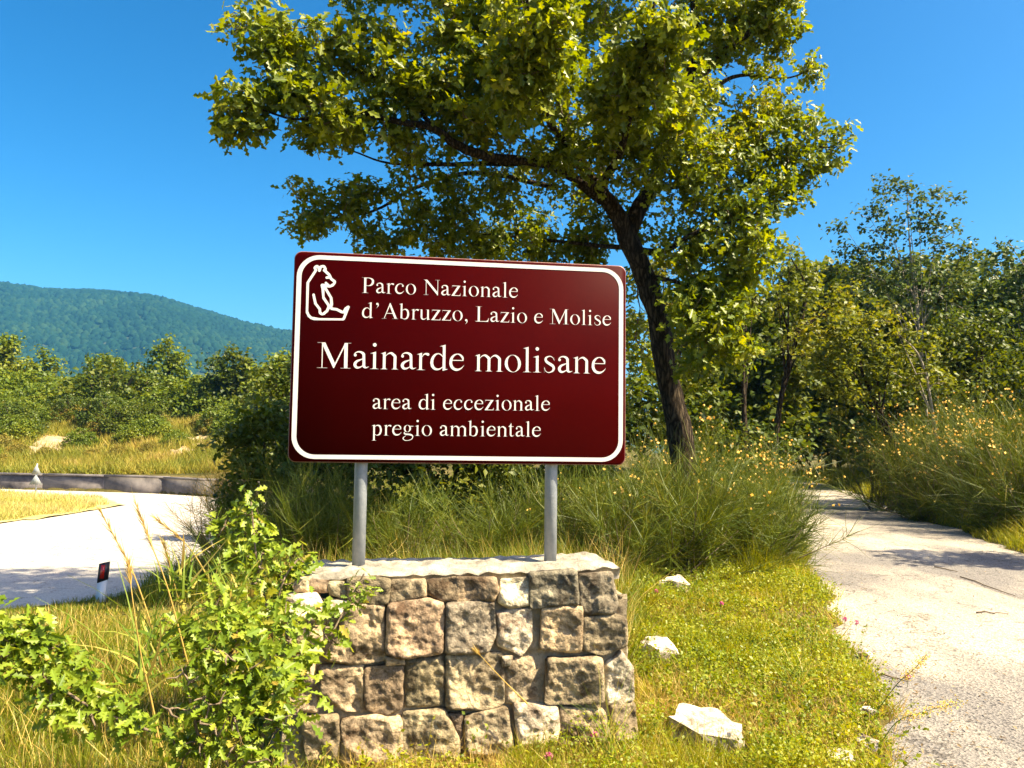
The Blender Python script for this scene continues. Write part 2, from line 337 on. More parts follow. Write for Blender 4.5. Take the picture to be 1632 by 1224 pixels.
# wooded hill, about 1.5 km away
hx = [-900, -300, 0, 60, 140, 240, 300, 380, 460, 560, 700, 900, 1200, 2400]; hy = [500, 470, 455, 465, 467, 475, 492, 515, 531, 555, 590, 630, 662, 690]
def hill_z(u, D):
    """u is the bearing as a photograph column, D the distance"""
    hor = 693+u*.0134; ridge = (hor-np.interp(u, hx, hy))/F_PX*1500*1.0
    t = (D-620)/880.; f = np.where(t < 1, np.sin(np.clip(t, 0, 1)*pi/2)**1.15, 1-.25*np.clip(t-1, 0, 1))
    x = (u-816)/F_PX*D
    return -55+(ridge+43)*f*(1+0*x)+14*np.sin(x*.011+D*.006)*np.sin(D*.009+x*.004)*f*(1-f)*2.2+7*np.sin(x*.03+1)*np.sin(D*.021)*f*(1-f)*2
us = np.linspace(-900, 2300, 260); ds = np.linspace(600, 1900, 110); U, DD = np.meshgrid(us, ds)
V = np.stack([(U-816)/F_PX*DD, DD, hill_z(U, DD)], -1).reshape(-1, 3); idx = np.arange(U.size).reshape(U.shape)
F = np.stack([idx[:-1, :-1], idx[:-1, 1:], idx[1:, 1:], idx[1:, :-1]], -1).reshape(-1, 4)
HILLM = simple_mat('hill_turf', (.008, .022, .010), .95, 0, 0, 1, (.05, .06, .03), .012, .1)
tag(link('hill', mesh_np('hill', V, F, True), HILLM), 'long wooded hill on the horizon', kind='structure')
n = 22000; u = rng.uniform(-250, 620, n); D = 700+rng.random(n)**.8*860
keep = wob(u*.02, D*.01, 1.)+rng.normal(0, .5, n) > -.75; u, D = u[keep], D[keep]; n = len(u)
P = np.stack([(u-816)/F_PX*D, D, hill_z(u, D)+1.+rng.uniform(-1.5, 1.5, n)], 1)
a6 = np.arange(5)*2*pi/5; dome = np.vstack([np.stack([np.cos(a6), np.sin(a6), -.2+0*a6], 1), np.stack([.72*np.cos(a6+.5), .72*np.sin(a6+.5), .6+0*a6], 1), [[0, 0, 1.]]])
dF = [(j, (j+1) % 5, 5+j) for j in range(5)]+[((j+1) % 5, 5+(j+1) % 5, 5+j) for j in range(5)]+[(5+j, 5+(j+1) % 5, 10) for j in range(5)]
V, F = scatter(dome, dF, P, rot_from(np.tile([[0, 0, 1.]], (n, 1))+rng.normal(0, .08, (n, 3)), rng.uniform(0, 6.28, n)), np.stack([rng.uniform(3, 7, n)]*2+[rng.uniform(3.5, 8.5, n)], 1))
HILLTREE = leaf_mat('hill_tree_crown', [(0, (.003, .012, .008)), (.6, (.007, .024, .012)), (1, (.020, .042, .015))], .0, .9, .4, .01, .05)
tag(link('hill_forest', mesh_np('hill_forest', V, F), HILLTREE), 'dense forest covering the far hill', kind='stuff')
# ---------------------------------------------------------------- serif lettering drawn from strokes and polygons
GU = 4.0                                     # font units per raster cell

def cr(pts, n=7):
    """Catmull-Rom through (x, y, w) rows"""
    p = np.array(pts, float)
    q = np.vstack([2*p[0]-p[1], p, 2*p[-1]-p[-2]])
    out = []
    for i in range(1, len(q)-2):
        for t in np.arange(n)/n:
            out.append(.5*((2*q[i])+(-q[i-1]+q[i+1])*t+(2*q[i-1]-5*q[i]+4*q[i+1]-q[i+2])*t*t+(-q[i-1]+3*q[i]-3*q[i+1]+q[i+2])*t**3))
    out.append(p[-1]); return np.array(out)

def G_poly(X, Y, pts):
    """signed distance (inside negative) of a polygon"""
    p = np.array(pts, float); d = np.full(X.shape, 1e9); s = np.zeros(X.shape, bool)
    for i in range(len(p)):
        a, b = p[i], p[(i+1) % len(p)]
        ex, ey = b-a; wx = X-a[0]; wy = Y-a[1]
        t = np.clip((wx*ex+wy*ey)/(ex*ex+ey*ey+1e-9), 0, 1)
        d = np.minimum(d, np.hypot(wx-ex*t, wy-ey*t))
        c = ((a[1] > Y) != (b[1] > Y))
        with np.errstate(divide='ignore', invalid='ignore'):
            xi = a[0]+(Y-a[1])/(b[1]-a[1] if b[1] != a[1] else 1e-9)*(b[0]-a[0])
        s ^= c & (X < xi)
    return np.where(s, -d, d)

def G_stroke(X, Y, pts, n=7):
    p = cr(pts, n); d = np.full(X.shape, 1e9)
    for a, b in zip(p[:-1], p[1:]):
        ex, ey = b[:2]-a[:2]; t = np.clip(((X-a[0])*ex+(Y-a[1])*ey)/(ex*ex+ey*ey+1e-9), 0, 1)
        d = np.minimum(d, np.hypot(X-a[0]-ex*t, Y-a[1]-ey*t)-(a[2]+(b[2]-a[2])*t)/2)
    return d

def G_ell(X, Y, cx, cy, rx, ry, tilt=0):
    c, s = math.cos(tilt), math.sin(tilt)
    u = (X-cx)*c+(Y-cy)*s; v = -(X-cx)*s+(Y-cy)*c
    k = np.hypot(u/rx, v/ry)
    return (k-1)*min(rx, ry)

def foot(x0, x1, s0, s1, y=0, up=1):
    """slab serif with small brackets from x0..x1 on a stem s0..s1"""
    h = 20*up; b = 46*up
    return ('P', [(x0, y), (x1, y), (x1, y+h*.8), (s1+14, y+h+4*up), (s1, y+b), (s0, y+b), (s0-14, y+h+4*up), (x0, y+h*.8)])

def flag(x0, s0, s1, y):
    return ('P', [(s1, y), (s1-14, y), (x0, y-50), (x0+2, y-64), (s0-8, y-62), (s0, y-90), (s1, y-90)])

def R_(x0, y0, x1, y1): return ('P', [(x0, y0), (x1, y0), (x1, y1), (x0, y1)])
def arch(x0, x1): return ('S', [(x0, 345, 26), (x0+50, 398, 34), (x0+115, 424, 54), (x0+170, 408, 74), (x1, 340, 84), (x1, 250, 84)])
BB = [(0, 372, 30), (60, 418, 42), (140, 424, 66), (215, 375, 84), (250, 270, 90), (247, 170, 88), (205, 65, 78), (130, 20, 50), (60, 14, 34), (-6, 52, 34)]
GLYPH = {
 'o': (500, [('E', 250, 225, 221, 236), ('-E', 250, 225, 132, 208, .10)]),
 'n': (500, [R_(74, 5, 156, 380), flag(14, 74, 156, 460), foot(14, 210, 74, 156), arch(150, 386), R_(344, 5, 428, 320), foot(286, 486, 344, 428)]),
 'm': (778, [R_(74, 5, 156, 380), flag(14, 74, 156, 460), foot(14, 210, 74, 156), arch(150, 389), R_(347, 5, 431, 320), foot(289, 486, 347, 431), arch(425, 664), R_(622, 5, 706, 320), foot(566, 766, 622, 706)]),
 'u': (500, [R_(70, 130, 152, 445), R_(9, 430, 152, 450), ('S', [(111, 150, 82), (122, 80, 80), (170, 34, 66), (240, 36, 44), (342, 100, 26)]), R_(342, 40, 426, 450), R_(275, 430, 426, 450), ('P', [(342, -8), (358, -8), (484, 32), (482, 48), (426, 58), (342, 100)])]),
 'i': (278, [R_(97, 5, 181, 380), flag(18, 97, 181, 460), foot(16, 256, 97, 181), ('E', 138, 626, 54, 54)]),
 'l': (278, [R_(97, 5, 181, 640), flag(18, 97, 181, 683), foot(16, 260, 97, 181)]),
 'r': (340, [R_(74, 5, 156, 380), flag(10, 74, 156, 460), foot(12, 246, 74, 156), ('S', [(150, 345, 26), (195, 408, 40), (250, 428, 58), (300, 412, 84)])]),
 'z': (444, [R_(45, 414, 412, 450), ('P', [(45, 440), (62, 440), (66, 390), (58, 318), (42, 318), (45, 400)]), ('P', [(285, 420), (410, 434), (150, 28), (22, 12)]), R_(25, 0, 412, 36), ('P', [(412, 0), (426, 136), (410, 136), (388, 70), (360, 30), (360, 4)])]),
 'a': (444, [('E', 88, 352, 42, 44), ('S', [(66, 356, 40), (88, 405, 36), (150, 436, 44), (225, 432, 60), (292, 385, 82), (306, 300, 84), (306, 110, 84), (318, 58, 76), (365, 36, 44), (436, 62, 20)]),
              ('S', [(300, 270, 26), (215, 235, 46), (125, 190, 72), (82, 115, 88), (115, 45, 76), (180, 34, 56), (245, 60, 38), (300, 106, 30)])]),
 'e': (444, [R_(70, 258, 405, 292), ('S', [(388, 276, 34), (372, 355, 66), (315, 418, 54), (240, 440, 36), (160, 410, 54), (92, 330, 78), (68, 215, 88), (92, 115, 88), (155, 50, 82), (240, 32, 70), (330, 62, 46), (395, 125, 26), (414, 158, 18)])]),
 'c': (444, [('E', 360, 350, 42, 42), ('S', [(380, 366, 34), (330, 424, 38), (250, 440, 36), (165, 408, 54), (95, 325, 78), (70, 215, 88), (94, 115, 88), (158, 50, 82), (240, 32, 70), (325, 60, 46), (390, 120, 26), (408, 152, 18)])]),
 's': (389, [('S', [(320, 330, 20), (295, 395, 28), (240, 434, 34), (180, 436, 42), (110, 400, 62), (94, 345, 74), (130, 285, 82), (205, 240, 86), (288, 185, 84), (312, 120, 76), (285, 55, 60), (215, 14, 38), (150, 12, 32), (90, 55, 26), (62, 140, 20)]),
              ('P', [(318, 450), (334, 450), (342, 312), (322, 312)]), ('P', [(50, 155), (68, 155), (72, -8), (54, -8)])]),
 'd': (500, [('-', 0), R_(344, 40, 428, 640), flag(264, 344, 428, 683), ('P', [(344, -10), (358, -10), (490, 30), (488, 46), (428, 56), (344, 100)]),
              ('S', [(352, 360, 30), (300, 418, 40), (225, 438, 40), (150, 402, 62), (92, 320, 80), (70, 215, 88), (88, 115, 88), (145, 50, 78), (215, 30, 60), (290, 48, 42), (352, 100, 30)])]),
 'b': (500, [R_(72, 30, 154, 640), flag(0, 72, 154, 683), ('S', [(152+x*.96, y, w) for x, y, w in BB])]),
 'p': (500, [R_(82, -210, 164, 380), flag(6, 82, 164, 460), foot(5, 250, 82, 164, -217), ('S', [(162+x*.96, y, w) for x, y, w in BB])]),
 't': (290, [R_(74, 90, 156, 450), ('P', [(12, 424), (14, 438), (80, 490), (130, 579), (156, 579), (156, 424)]), R_(14, 416, 256, 450), ('S', [(115, 110, 82), (128, 52, 74), (178, 26, 52), (232, 38, 30), (274, 70, 18)])]),
 'g': (500, [('E', 215, 305, 158, 155), ('-E', 215, 305, 78, 128), R_(330, 385, 470, 422), ('S', [(140, 180, 28), (92, 140, 44), (92, 92, 58), (170, 66, 66), (320, 56, 80), (424, 12, 66), (442, -65, 50), (385, -150, 40), (240, -200, 34), (105, -185, 42), (42, -120, 54), (66, -60, 44), (150, -5, 26), (175, 66, 26)])]),
 ',': (250, [('E', 118, 48, 56, 54), ('S', [(140, 46, 66), (158, 0, 50), (138, -66, 34), (84, -128, 18)])]),
 "'": (333, [('E', 158, 612, 56, 54), ('S', [(180, 610, 66), (198, 564, 50), (178, 498, 34), (124, 436, 18)])]),
 'P': (556, [R_(100, 5, 202, 655), foot(16, 292, 100, 202), R_(16, 640, 260, 662), ('P', [(86, 648), (100, 610), (202, 610), (202, 648)]), ('S', [(195, 641, 38), (310, 640, 42), (405, 605, 70), (462, 545, 96), (470, 480, 104), (445, 400, 98), (375, 335, 66), (290, 310, 36), (198, 318, 32)])]),
 'L': (611, [R_(106, 5, 208, 655), R_(12, 641, 298, 662), ('P', [(92, 648), (106, 606), (208, 606), (224, 648)]), R_(12, 0, 560, 36), ('P', [(400, 2), (565, 0), (598, 174), (576, 174), (530, 80), (470, 42), (400, 34)]), ('P', [(92, 12), (106, 50), (208, 50), (224, 12)])]),
 'N': (722, [R_(112, 10, 148, 640), R_(12, 0, 242, 21), ('P', [(12, 662), (176, 662), (638, 118), (638, -11), (612, -11), (112, 590), (60, 640), (12, 642)]), R_(602, 0, 638, 650), R_(500, 641, 722, 662)]),
 'A': (722, [('P', [(100, 14), (138, 14), (385, 620), (360, 674), (340, 674)]), ('P', [(340, 674), (374, 674), (658, 14), (540, 14), (325, 560)]), R_(190, 214, 490, 250), R_(12, 0, 224, 20), R_(446, 0, 708, 20)]),
 'M': (889, [R_(128, 10, 164, 640), R_(12, 0, 284, 21), R_(12, 641, 210, 662), ('P', [(110, 655), (222, 662), (480, 120), (436, -2), (424, -2)]), ('P', [(428, -2), (446, -2), (735, 625), (735, 662), (700, 655), (430, 75)]), R_(684, 10, 784, 655), R_(600, 0, 866, 21), R_(690, 641, 866, 662)]),
 ' ': (250, []),
}

def contours(D, x0, y0, st, tol):
    ins = D < 0; nxt = {}
    code = ins[:-1, :-1]*1+ins[:-1, 1:]*2+ins[1:, 1:]*4+ins[1:, :-1]*8
    T = {1: [(3, 0)], 2: [(0, 1)], 3: [(3, 1)], 4: [(1, 2)], 5: [(3, 0), (1, 2)], 6: [(0, 2)], 7: [(3, 2)], 8: [(2, 3)], 9: [(2, 0)], 10: [(2, 3), (0, 1)], 11: [(2, 1)], 12: [(1, 3)], 13: [(1, 0)], 14: [(0, 3)]}
    pt = {}
    def edge(i, j, e):
        if e == 0: a, b, key = (i, j), (i, j+1), ('h', i, j)
        elif e == 2: a, b, key = (i+1, j), (i+1, j+1), ('h', i+1, j)
        elif e == 3: a, b, key = (i, j), (i+1, j), ('v', i, j)
        else: a, b, key = (i, j+1), (i+1, j+1), ('v', i, j+1)
        if key not in pt:
            t = D[a]/(D[a]-D[b]); pt[key] = (x0+st*(a[1]+t*(b[1]-a[1])), y0+st*(a[0]+t*(b[0]-a[0])))
        return key
    for i, j in zip(*np.nonzero((code > 0) & (code < 15))):
        for e0, e1 in T[int(code[i, j])]:
            nxt[edge(i, j, e0)] = edge(i, j, e1)
    loops = []
    while nxt:
        k, v = nxt.popitem(); lp = [k]
        while v != lp[0]:
            lp.append(v); v = nxt.pop(v, lp[0])
        P = [pt[q] for q in lp]
        Q = [P[0]]                                   # drop points on straight runs
        for a in range(1, len(P)-1):
            (ax, ay), (bx, by), (cx, cy) = Q[-1], P[a], P[a+1]
            if abs((bx-ax)*(cy-ay)-(by-ay)*(cx-ax)) > tol*math.hypot(cx-ax, cy-ay): Q.append(P[a])
        if len(Q) > 3: loops.append(Q)
    return loops

def glyph_loops(ch, _c={}):
    """outline loops of one letter in font units, by marching squares over its signed distance"""
    if ch in _c: return _c[ch]
    adv, prim = GLYPH[ch]
    if not prim: _c[ch] = []; return []
    x0, y0, x1, y1 = -40, -260, adv+60, 740
    xs = np.arange(x0, x1, GU); ys = np.arange(y0, y1, GU)
    X, Y = np.meshgrid(xs, ys); D = np.full(X.shape, 1e3)
    for p in prim:
        k = p[0]
        if k == '-': continue
        if k == 'P': D = np.minimum(D, G_poly(X, Y, p[1]))
        elif k == 'S': D = np.minimum(D, G_stroke(X, Y, p[1]))
        elif k == 'E': D = np.minimum(D, G_ell(X, Y, *p[1:]))
        elif k == '-E': D = np.maximum(D, -G_ell(X, Y, *p[1:]))
    D = D+7
    loops = contours(D, x0, y0, GU, .6)
    _c[ch] = loops; return loops

def text_loops(s, track=0):
    x = 0; out = []
    for ch in s:
        out += [[(x+a, b) for a, b in lp] for lp in glyph_loops(ch)]
        x += GLYPH[ch][0]+track
    return out, x-track
# ================================================================ park sign
SC = Vector((-0.2195, 3.5853, 1.7603)); YAW = 0.14343; SW, SH = 1.5, .92306
UX = Vector((cos(YAW), sin(YAW), 0)); NF = Vector((sin(YAW), -cos(YAW), 0))         # NF: from the sign towards the viewer

def plane_uv(px, py, off=0.):
    """where the ray through a photograph pixel meets the plane parallel to the sign, off metres nearer: (u along, v up) from the centre"""
    d = CAMR @ Vector(((px-816)/F_PX, -(py-612)/F_PX, -1)); c = SC+NF*off
    t = (c-EYE).dot(NF)/d.dot(NF); q = EYE+d*t-c
    return q.dot(UX), q.z

sign = empty('park_sign', (SC.x, SC.y, .78), 'large dark red park sign with white border and lettering on two grey posts', 'sign', rz=YAW)
def sloc(u, n, z): return (u, -n, z-.78)           # sign-local: u along, n towards the viewer, z world height

def rrect(hw, hh, r, k=8):
    out = []
    for cx, cy, a0 in ((hw-r, hh-r, 0), (-hw+r, hh-r, pi/2), (-hw+r, -hh+r, pi), (hw-r, -hh+r, 1.5*pi)):
        for j in range(k+1):
            a = a0+j*pi/2/k; out.append((cx+r*cos(a), cy+r*sin(a)))
    return out

def filled(loops, name, mat, parent, n):
    """flat film cut to the outline loops, on the sign face at offset n"""
    cu = bpy.data.curves.new(name, 'CURVE'); cu.dimensions = '2D'; cu.fill_mode = 'BOTH'
    for lp in loops:
        sp = cu.splines.new('POLY'); sp.points.add(len(lp)-1); sp.use_cyclic_u = True
        for i, (a, b) in enumerate(lp): sp.points[i].co = (a, b, 0, 1)
    ob = bpy.data.objects.new(name, cu); me = bpy.data.meshes.new_from_object(ob); bpy.data.objects.remove(ob); bpy.data.curves.remove(cu)
    for v in me.vertices: v.co = Vector(sloc(v.co.x, n, v.co.y+SC.z))
    me.name = name; me.materials.clear()
    return link(name, me, mat, parent, False)

m, ns, L = new_mat('maroon_enamel')
p = N(ns, 'ShaderNodeBsdfPrincipled', Roughness=.4); p.inputs['Specular IOR Level'].default_value = .03; o = N(ns, 'ShaderNodeOutputMaterial'); L.new(p.outputs[0], o.inputs[0])
tc = N(ns, 'ShaderNodeTexCoord'); nz = N(ns, 'ShaderNodeTexNoise', Scale=3.0, Detail=5.0); L.new(tc.outputs['Object'], nz.inputs['Vector'])
r = ramp(ns, [(.35, (.034, .0003, .0004)), (.7, (.041, .0004, .0005))]); L.new(nz.outputs[0], r.inputs[0]); L.new(r.outputs[0], p.inputs['Base Color'])
MAROON = m
WHITE = simple_mat('white_reflective_film', (.60, .57, .55), .5, 0, 0, 1, (.54, .51, .49), 5, .3)
EDGE = simple_mat('bare_sign_edge', (.16, .06, .05), .45, .3, .1, 60, (.26, .14, .11), 20)
GALV = simple_mat('galvanised_steel', (.20, .225, .25), .5, .35, .15, 60, (.30, .32, .34), 14)

PW = [(-.015, 0), (-.012, 0)]
ring = rrect(SW/2, SH/2, .034)
mb = MB(); n = len(ring); V = []
for off, ins in ((-.02, .0), (-.02+.003, -.0), (0, 0), (.003, .003)):
    V += [sloc(a*(1-ins*2/SW), off, b*(1-ins*2/SH)+SC.z) for a, b in ring]
Fs = [(k*n+j, k*n+(j+1) % n, (k+1)*n+(j+1) % n, (k+1)*n+j) for k in range(3) for j in range(n)]
mb.add(V, Fs+[tuple(range(3*n, 4*n))]); panel = mb.build('panel', MAROON, sign, False, False)
panel.data.materials.append(EDGE)
for pl in panel.data.polygons:
    if pl.index < 3*n: pl.material_index = 1
# folded stiffening rim and back stiffeners
mb = MB(); M = Matrix.Translation((0, 0, SC.z-.78))
for z in (-.30, .30): mb.box((-SW/2+.05, .02, z-.02), (SW/2-.05, .045, z+.02), M)
mb.build('stiffening_rail', GALV, sign, False, False)
# border: outer edge about 13 mm in from the panel's edge
def border_uv():
    l = plane_uv(467, 570)[0]; r_ = plane_uv(996.5, 570)[0]
bo, bi = rrect(SW/2-.0095*2+.006, SH/2-.0075*2, .098, 10), rrect(SW/2-.0335, SH/2-.0335, .079, 10)
bm = MB(); k = len(bo)
V = [sloc(a, .0042, b+SC.z) for a, b in bo]+[sloc(a, .0042, b+SC.z) for a, b in bi]
bm.add(V, [(j, (j+1) % k, k+(j+1) % k, k+j) for j in range(k)])
bm.build('border', WHITE, sign, False, False)

def lettering(s, p0, p1, em_px, track_hint=None):
    u0, v0 = plane_uv(*p0, .004); u1, v1 = plane_uv(*p1, .004)
    D = (SC-EYE).length; em = em_px*3.57/F_PX
    _, w0 = text_loops(s, 0); target = math.hypot(u1-u0, v1-v0)/em*1000; tr = (target-(w0-40))/(len(s)-1)
    lo, w = text_loops(s, tr); a = math.atan2(v1-v0, u1-u0); c, s_ = cos(a), sin(a); k = em/1000; x0 = min(q[0] for q in lo[0])
    out = [[(u0+((x-14)*c-y*s_)*k, v0+((x-14)*s_+y*c)*k) for x, y in lp] for lp in lo]
    return filled(out, 'lettering', WHITE, sign, .0044)
lettering("Parco Nazionale", (576.5, 466.8), (825.5, 475), 38)
lettering("d'Abruzzo, Lazio e Molise", (576, 506.8), (974, 519.4), 38)
lettering("Mainarde molisane", (504.5, 586.6), (965.5, 596.2), 62)
lettering("area di eccezionale", (592.6, 652), (876.5, 655), 37.5)
lettering("pregio ambientale", (591.8, 694), (862, 696.4), 37.5)

BEAR = [[(275, 222), (262, 200), (285, 184), (306, 208), (308, 228)], [(308, 226), (322, 190), (352, 186), (368, 210), (362, 228)],
        [(275, 222), (240, 275), (205, 325), (190, 360), (197, 440), (190, 520), (180, 600), (190, 660), (225, 700), (290, 716), (380, 712), (480, 722), (545, 714), (566, 672), (576, 640), (598, 592), (572, 606), (545, 645), (480, 615), (425, 605), (432, 560), (425, 500), (395, 440), (362, 398)],
        [(355, 225), (395, 255), (414, 290), (382, 298)], [(414, 290), (430, 315), (462, 340), (440, 375), (400, 386), (335, 372), (345, 420), (345, 490), (375, 540), (401, 580), (385, 630), (345, 662), (315, 650), (310, 610), (270, 560), (255, 510), (250, 470)], [(374, 352), (402, 380)]]
def bear_loops():
    k = 1000.; st = []
    for ln in BEAR:
        q = [plane_uv(460+a/6.277, 395+b/6.277, .004) for a, b in ln]; st.append([(a*1000, b*1000, 11.5) for a, b in q])
    xs = np.arange(min(p[0] for s in st for p in s)-20, max(p[0] for s in st for p in s)+20, 1.5); ys = np.arange(min(p[1] for s in st for p in s)-20, max(p[1] for s in st for p in s)+20, 1.5)
    X, Y = np.meshgrid(xs, ys); D = np.full(X.shape, 1e3)
    for s in st: D = np.minimum(D, G_stroke(X, Y, s, 4))
    return [[(a/1000, b/1000) for a, b in lp] for lp in contours(D+.013, xs[0], ys[0], 1.5, .35)]
filled(bear_loops(), 'bear_emblem', WHITE, sign, .0044)['label'] = 'white outline drawing of a seated bear'

for bx, by in ((571, 915), (877, 905)):
    u, _ = plane_uv(bx, by, -.05)
    mb = MB(); mb.tube([sloc(u, -.052, .70), sloc(u, -.052, 1.3), sloc(u, -.052, 2.15)], [.0285]*3, 20, True)
    mb.build('post', GALV, sign, True, False)
    for dz in (-.30, .30): mb = MB(); mb.box((u-.045, .0455, SC.z-.78+dz-.02), (u+.045, .09, SC.z-.78+dz+.02)); mb.build('clamp', GALV, sign, False, False)

# ================================================================ stone plinth
WF = .16                                     # stone faces lie about this much nearer than the sign plane
wall = empty('stone_plinth', (SC.x, SC.y, 0), 'low wall of rough mortared brown and cream stones carrying the two sign posts', 'wall', rz=YAW)
def wloc(u, n, z): return (u, -n, z)

m, ns, L = new_mat('rough_limestone')
tc = N(ns, 'ShaderNodeTexCoord'); oi = N(ns, 'ShaderNodeObjectInfo'); p = N(ns, 'ShaderNodeBsdfPrincipled', Roughness=.92); p.inputs['Specular IOR Level'].default_value = .15
va = N(ns, 'ShaderNodeVectorMath', operation='ADD'); cb = N(ns, 'ShaderNodeCombineXYZ'); mu = N(ns, 'ShaderNodeMath', operation='MULTIPLY'); mu.inputs[1].default_value = 37.
L.new(oi.outputs['Random'], mu.inputs[0]); L.new(mu.outputs[0], cb.inputs[0]); L.new(tc.outputs['Object'], va.inputs[0]); L.new(cb.outputs[0], va.inputs[1])
nA = N(ns, 'ShaderNodeTexNoise', Scale=9.0, Detail=8.0, Roughness=.7, Distortion=.6); nB = N(ns, 'ShaderNodeTexNoise', Scale=70.0, Detail=8.0, Roughness=.75); nC = N(ns, 'ShaderNodeTexNoise', Scale=26.0, Detail=4.0, Roughness=.6)
for q in (nA, nB, nC): L.new(va.outputs[0], q.inputs['Vector'])
rA = ramp(ns, [(.36, (.34, .28, .24)), (.5, (.90, .87, .82)), (.62, (1.85, 1.72, 1.5))]); L.new(nA.outputs[0], rA.inputs[0])
rB = ramp(ns, [(.30, (.50, .46, .42)), (.55, (1.05, 1.03, 1)), (.75, (1.3, 1.28, 1.22))]); L.new(nB.outputs[0], rB.inputs[0])
m1 = N(ns, 'ShaderNodeMix', data_type='RGBA', blend_type='MULTIPLY'); m1.inputs[0].default_value = 1; m2 = N(ns, 'ShaderNodeMix', data_type='RGBA', blend_type='MULTIPLY'); m2.inputs[0].default_value = 1
L.new(oi.outputs['Color'], m1.inputs[6]); L.new(rA.outputs[0], m1.inputs[7]); L.new(m1.outputs[2], m2.inputs[6]); L.new(rB.outputs[0], m2.inputs[7]); L.new(m2.outputs[2], p.inputs['Base Color'])
b1 = N(ns, 'ShaderNodeBump', Strength=1.0, Distance=.016); L.new(nC.outputs[0], b1.inputs['Height']); b2 = N(ns, 'ShaderNodeBump', Strength=.9, Distance=.006); L.new(nB.outputs[0], b2.inputs['Height']); L.new(b1.outputs[0], b2.inputs['Normal']); L.new(b2.outputs[0], p.inputs['Normal'])
o = N(ns, 'ShaderNodeOutputMaterial'); L.new(p.outputs[0], o.inputs[0]); STONE = m
MORTAR = simple_mat('old_mortar', (.24, .19, .12), .95, 0, 1.0, 45, (.42, .34, .23), 18, .1)

CREAM, BRN, GRY, RUST, OCH = (.50, .45, .36), (.205, .168, .118), (.215, .19, .155), (.26, .205, .14), (.315, .265, .18)
STONES = [  # outline in photograph pixels, colour, extra proudness
 ([(470, 932), (478, 924), (492, 922), (492, 943), (471, 943)], OCH, 0), ([(493, 925), (522, 927), (521, 944), (493, 943)], BRN, 0), ([(525, 929), (547, 930), (555, 955), (527, 948)], OCH, 0),
 ([(555, 923), (600, 921), (621, 926), (617, 961), (600, 965), (558, 960)], BRN, .01), ([(625, 926), (676, 924), (679, 950), (621, 964)], OCH, .005), ([(681, 926), (727, 921), (727, 955), (703, 957), (682, 946)], BRN, -.005),
 ([(729, 921), (789, 922), (794, 940), (786, 958), (730, 958)], BRN, 0), ([(799, 926), (842, 922), (843, 964), (813, 969), (796, 960)], CREAM, 0), ([(845, 914), (917, 909), (920, 963), (848, 968)], GRY, .02),
 ([(924, 916), (974, 914), (983, 962), (976, 977), (929, 979)], GRY, .012), ([(457, 948), (503, 945), (513, 963), (506, 987), (457, 977)], CREAM, .05),
 ([(522, 957), (561, 961), (553, 983), (522, 975)], CREAM, .01), ([(556, 965), (611, 963), (613, 1050), (563, 1057), (516, 1049), (540, 1010), (548, 985)], OCH, .02),
 ([(619, 963), (676, 955), (706, 962), (704, 1038), (642, 1047), (616, 1040)], RUST, .03), ([(617, 1047), (641, 1049), (643, 1058), (617, 1059)], OCH, .02),
 ([(712, 962), (786, 961), (787, 1012), (776, 1038), (711, 1039)], GRY, .03), ([(792, 979), (812, 973), (846, 974), (847, 1020), (832, 1043), (794, 1028)], CREAM, .0),
 ([(865, 972), (900, 966), (927, 968), (926, 1036), (902, 1037), (863, 1031)], OCH, .015), ([(931, 986), (973, 980), (996, 986), (997, 1027), (962, 1042), (932, 1034)], BRN, .02),
 ([(457, 1000), (510, 1000), (512, 1020), (500, 1052), (458, 1045)], OCH, 0), ([(510, 1062), (577, 1061), (577, 1134), (550, 1132), (507, 1108)], OCH, .0), ([(582, 1065), (642, 1062), (640, 1128), (614, 1140), (582, 1129)], BRN, .005),
 ([(647, 1051), (703, 1048), (709, 1072), (703, 1124), (648, 1127)], BRN, -.005), ([(713, 1043), (801, 1043), (803, 1120), (775, 1131), (713, 1128)], OCH, .0), ([(801, 1048), (815, 1047), (813, 1057), (802, 1060)], CREAM, .02),
 ([(809, 1057), (851, 1048), (858, 1110), (828, 1122), (808, 1121)], OCH, -.02), ([(873, 1050), (958, 1047), (961, 1119), (870, 1120)], OCH, .025), ([(966, 1062), (992, 1040), (1010, 1068), (1013, 1118), (970, 1124)], CREAM, -.02),
 ([(446, 1090), (500, 1062), (503, 1110), (505, 1134), (457, 1134)], OCH, .0), ([(480, 1143), (538, 1141), (540, 1184), (537, 1208), (490, 1208)], BRN, .02), ([(546, 1150), (590, 1141), (638, 1145), (640, 1190), (637, 1215), (545, 1215)], OCH, .02),
 ([(643, 1137), (708, 1131), (731, 1178), (730, 1212), (645, 1214)], OCH, .015), ([(715, 1140), (738, 1140), (738, 1200), (732, 1190)], BRN, 0), ([(742, 1143), (807, 1129), (815, 1184), (812, 1200), (744, 1200)], OCH, .02), ([(820, 1122), (887, 1127), (890, 1164), (884, 1186), (828, 1186)], CREAM, .015),
 ([(894, 1128), (962, 1133), (973, 1184), (895, 1186)], OCH, 0), ([(975, 1128), (1014, 1125), (1018, 1180), (980, 1186)], BRN, -.02)]

def chaikin(p, t=.05):
    out = []
    for i in range(len(p)):
        a, b = p[i], p[(i+1) % len(p)]; out += [(a[0]*(1-t)+b[0]*t, a[1]*(1-t)+b[1]*t), (a[0]*t+b[0]*(1-t), a[1]*t+b[1]*(1-t))]
    return out

def resample(p, n):
    p = np.array(p+[p[0]]); s = np.concatenate([[0], np.cumsum(np.hypot(*np.diff(p, axis=0).T))]); t = np.linspace(0, s[-1], n, endpoint=False)
    return np.stack([np.interp(t, s, p[:, 0]), np.interp(t, s, p[:, 1])], 1)

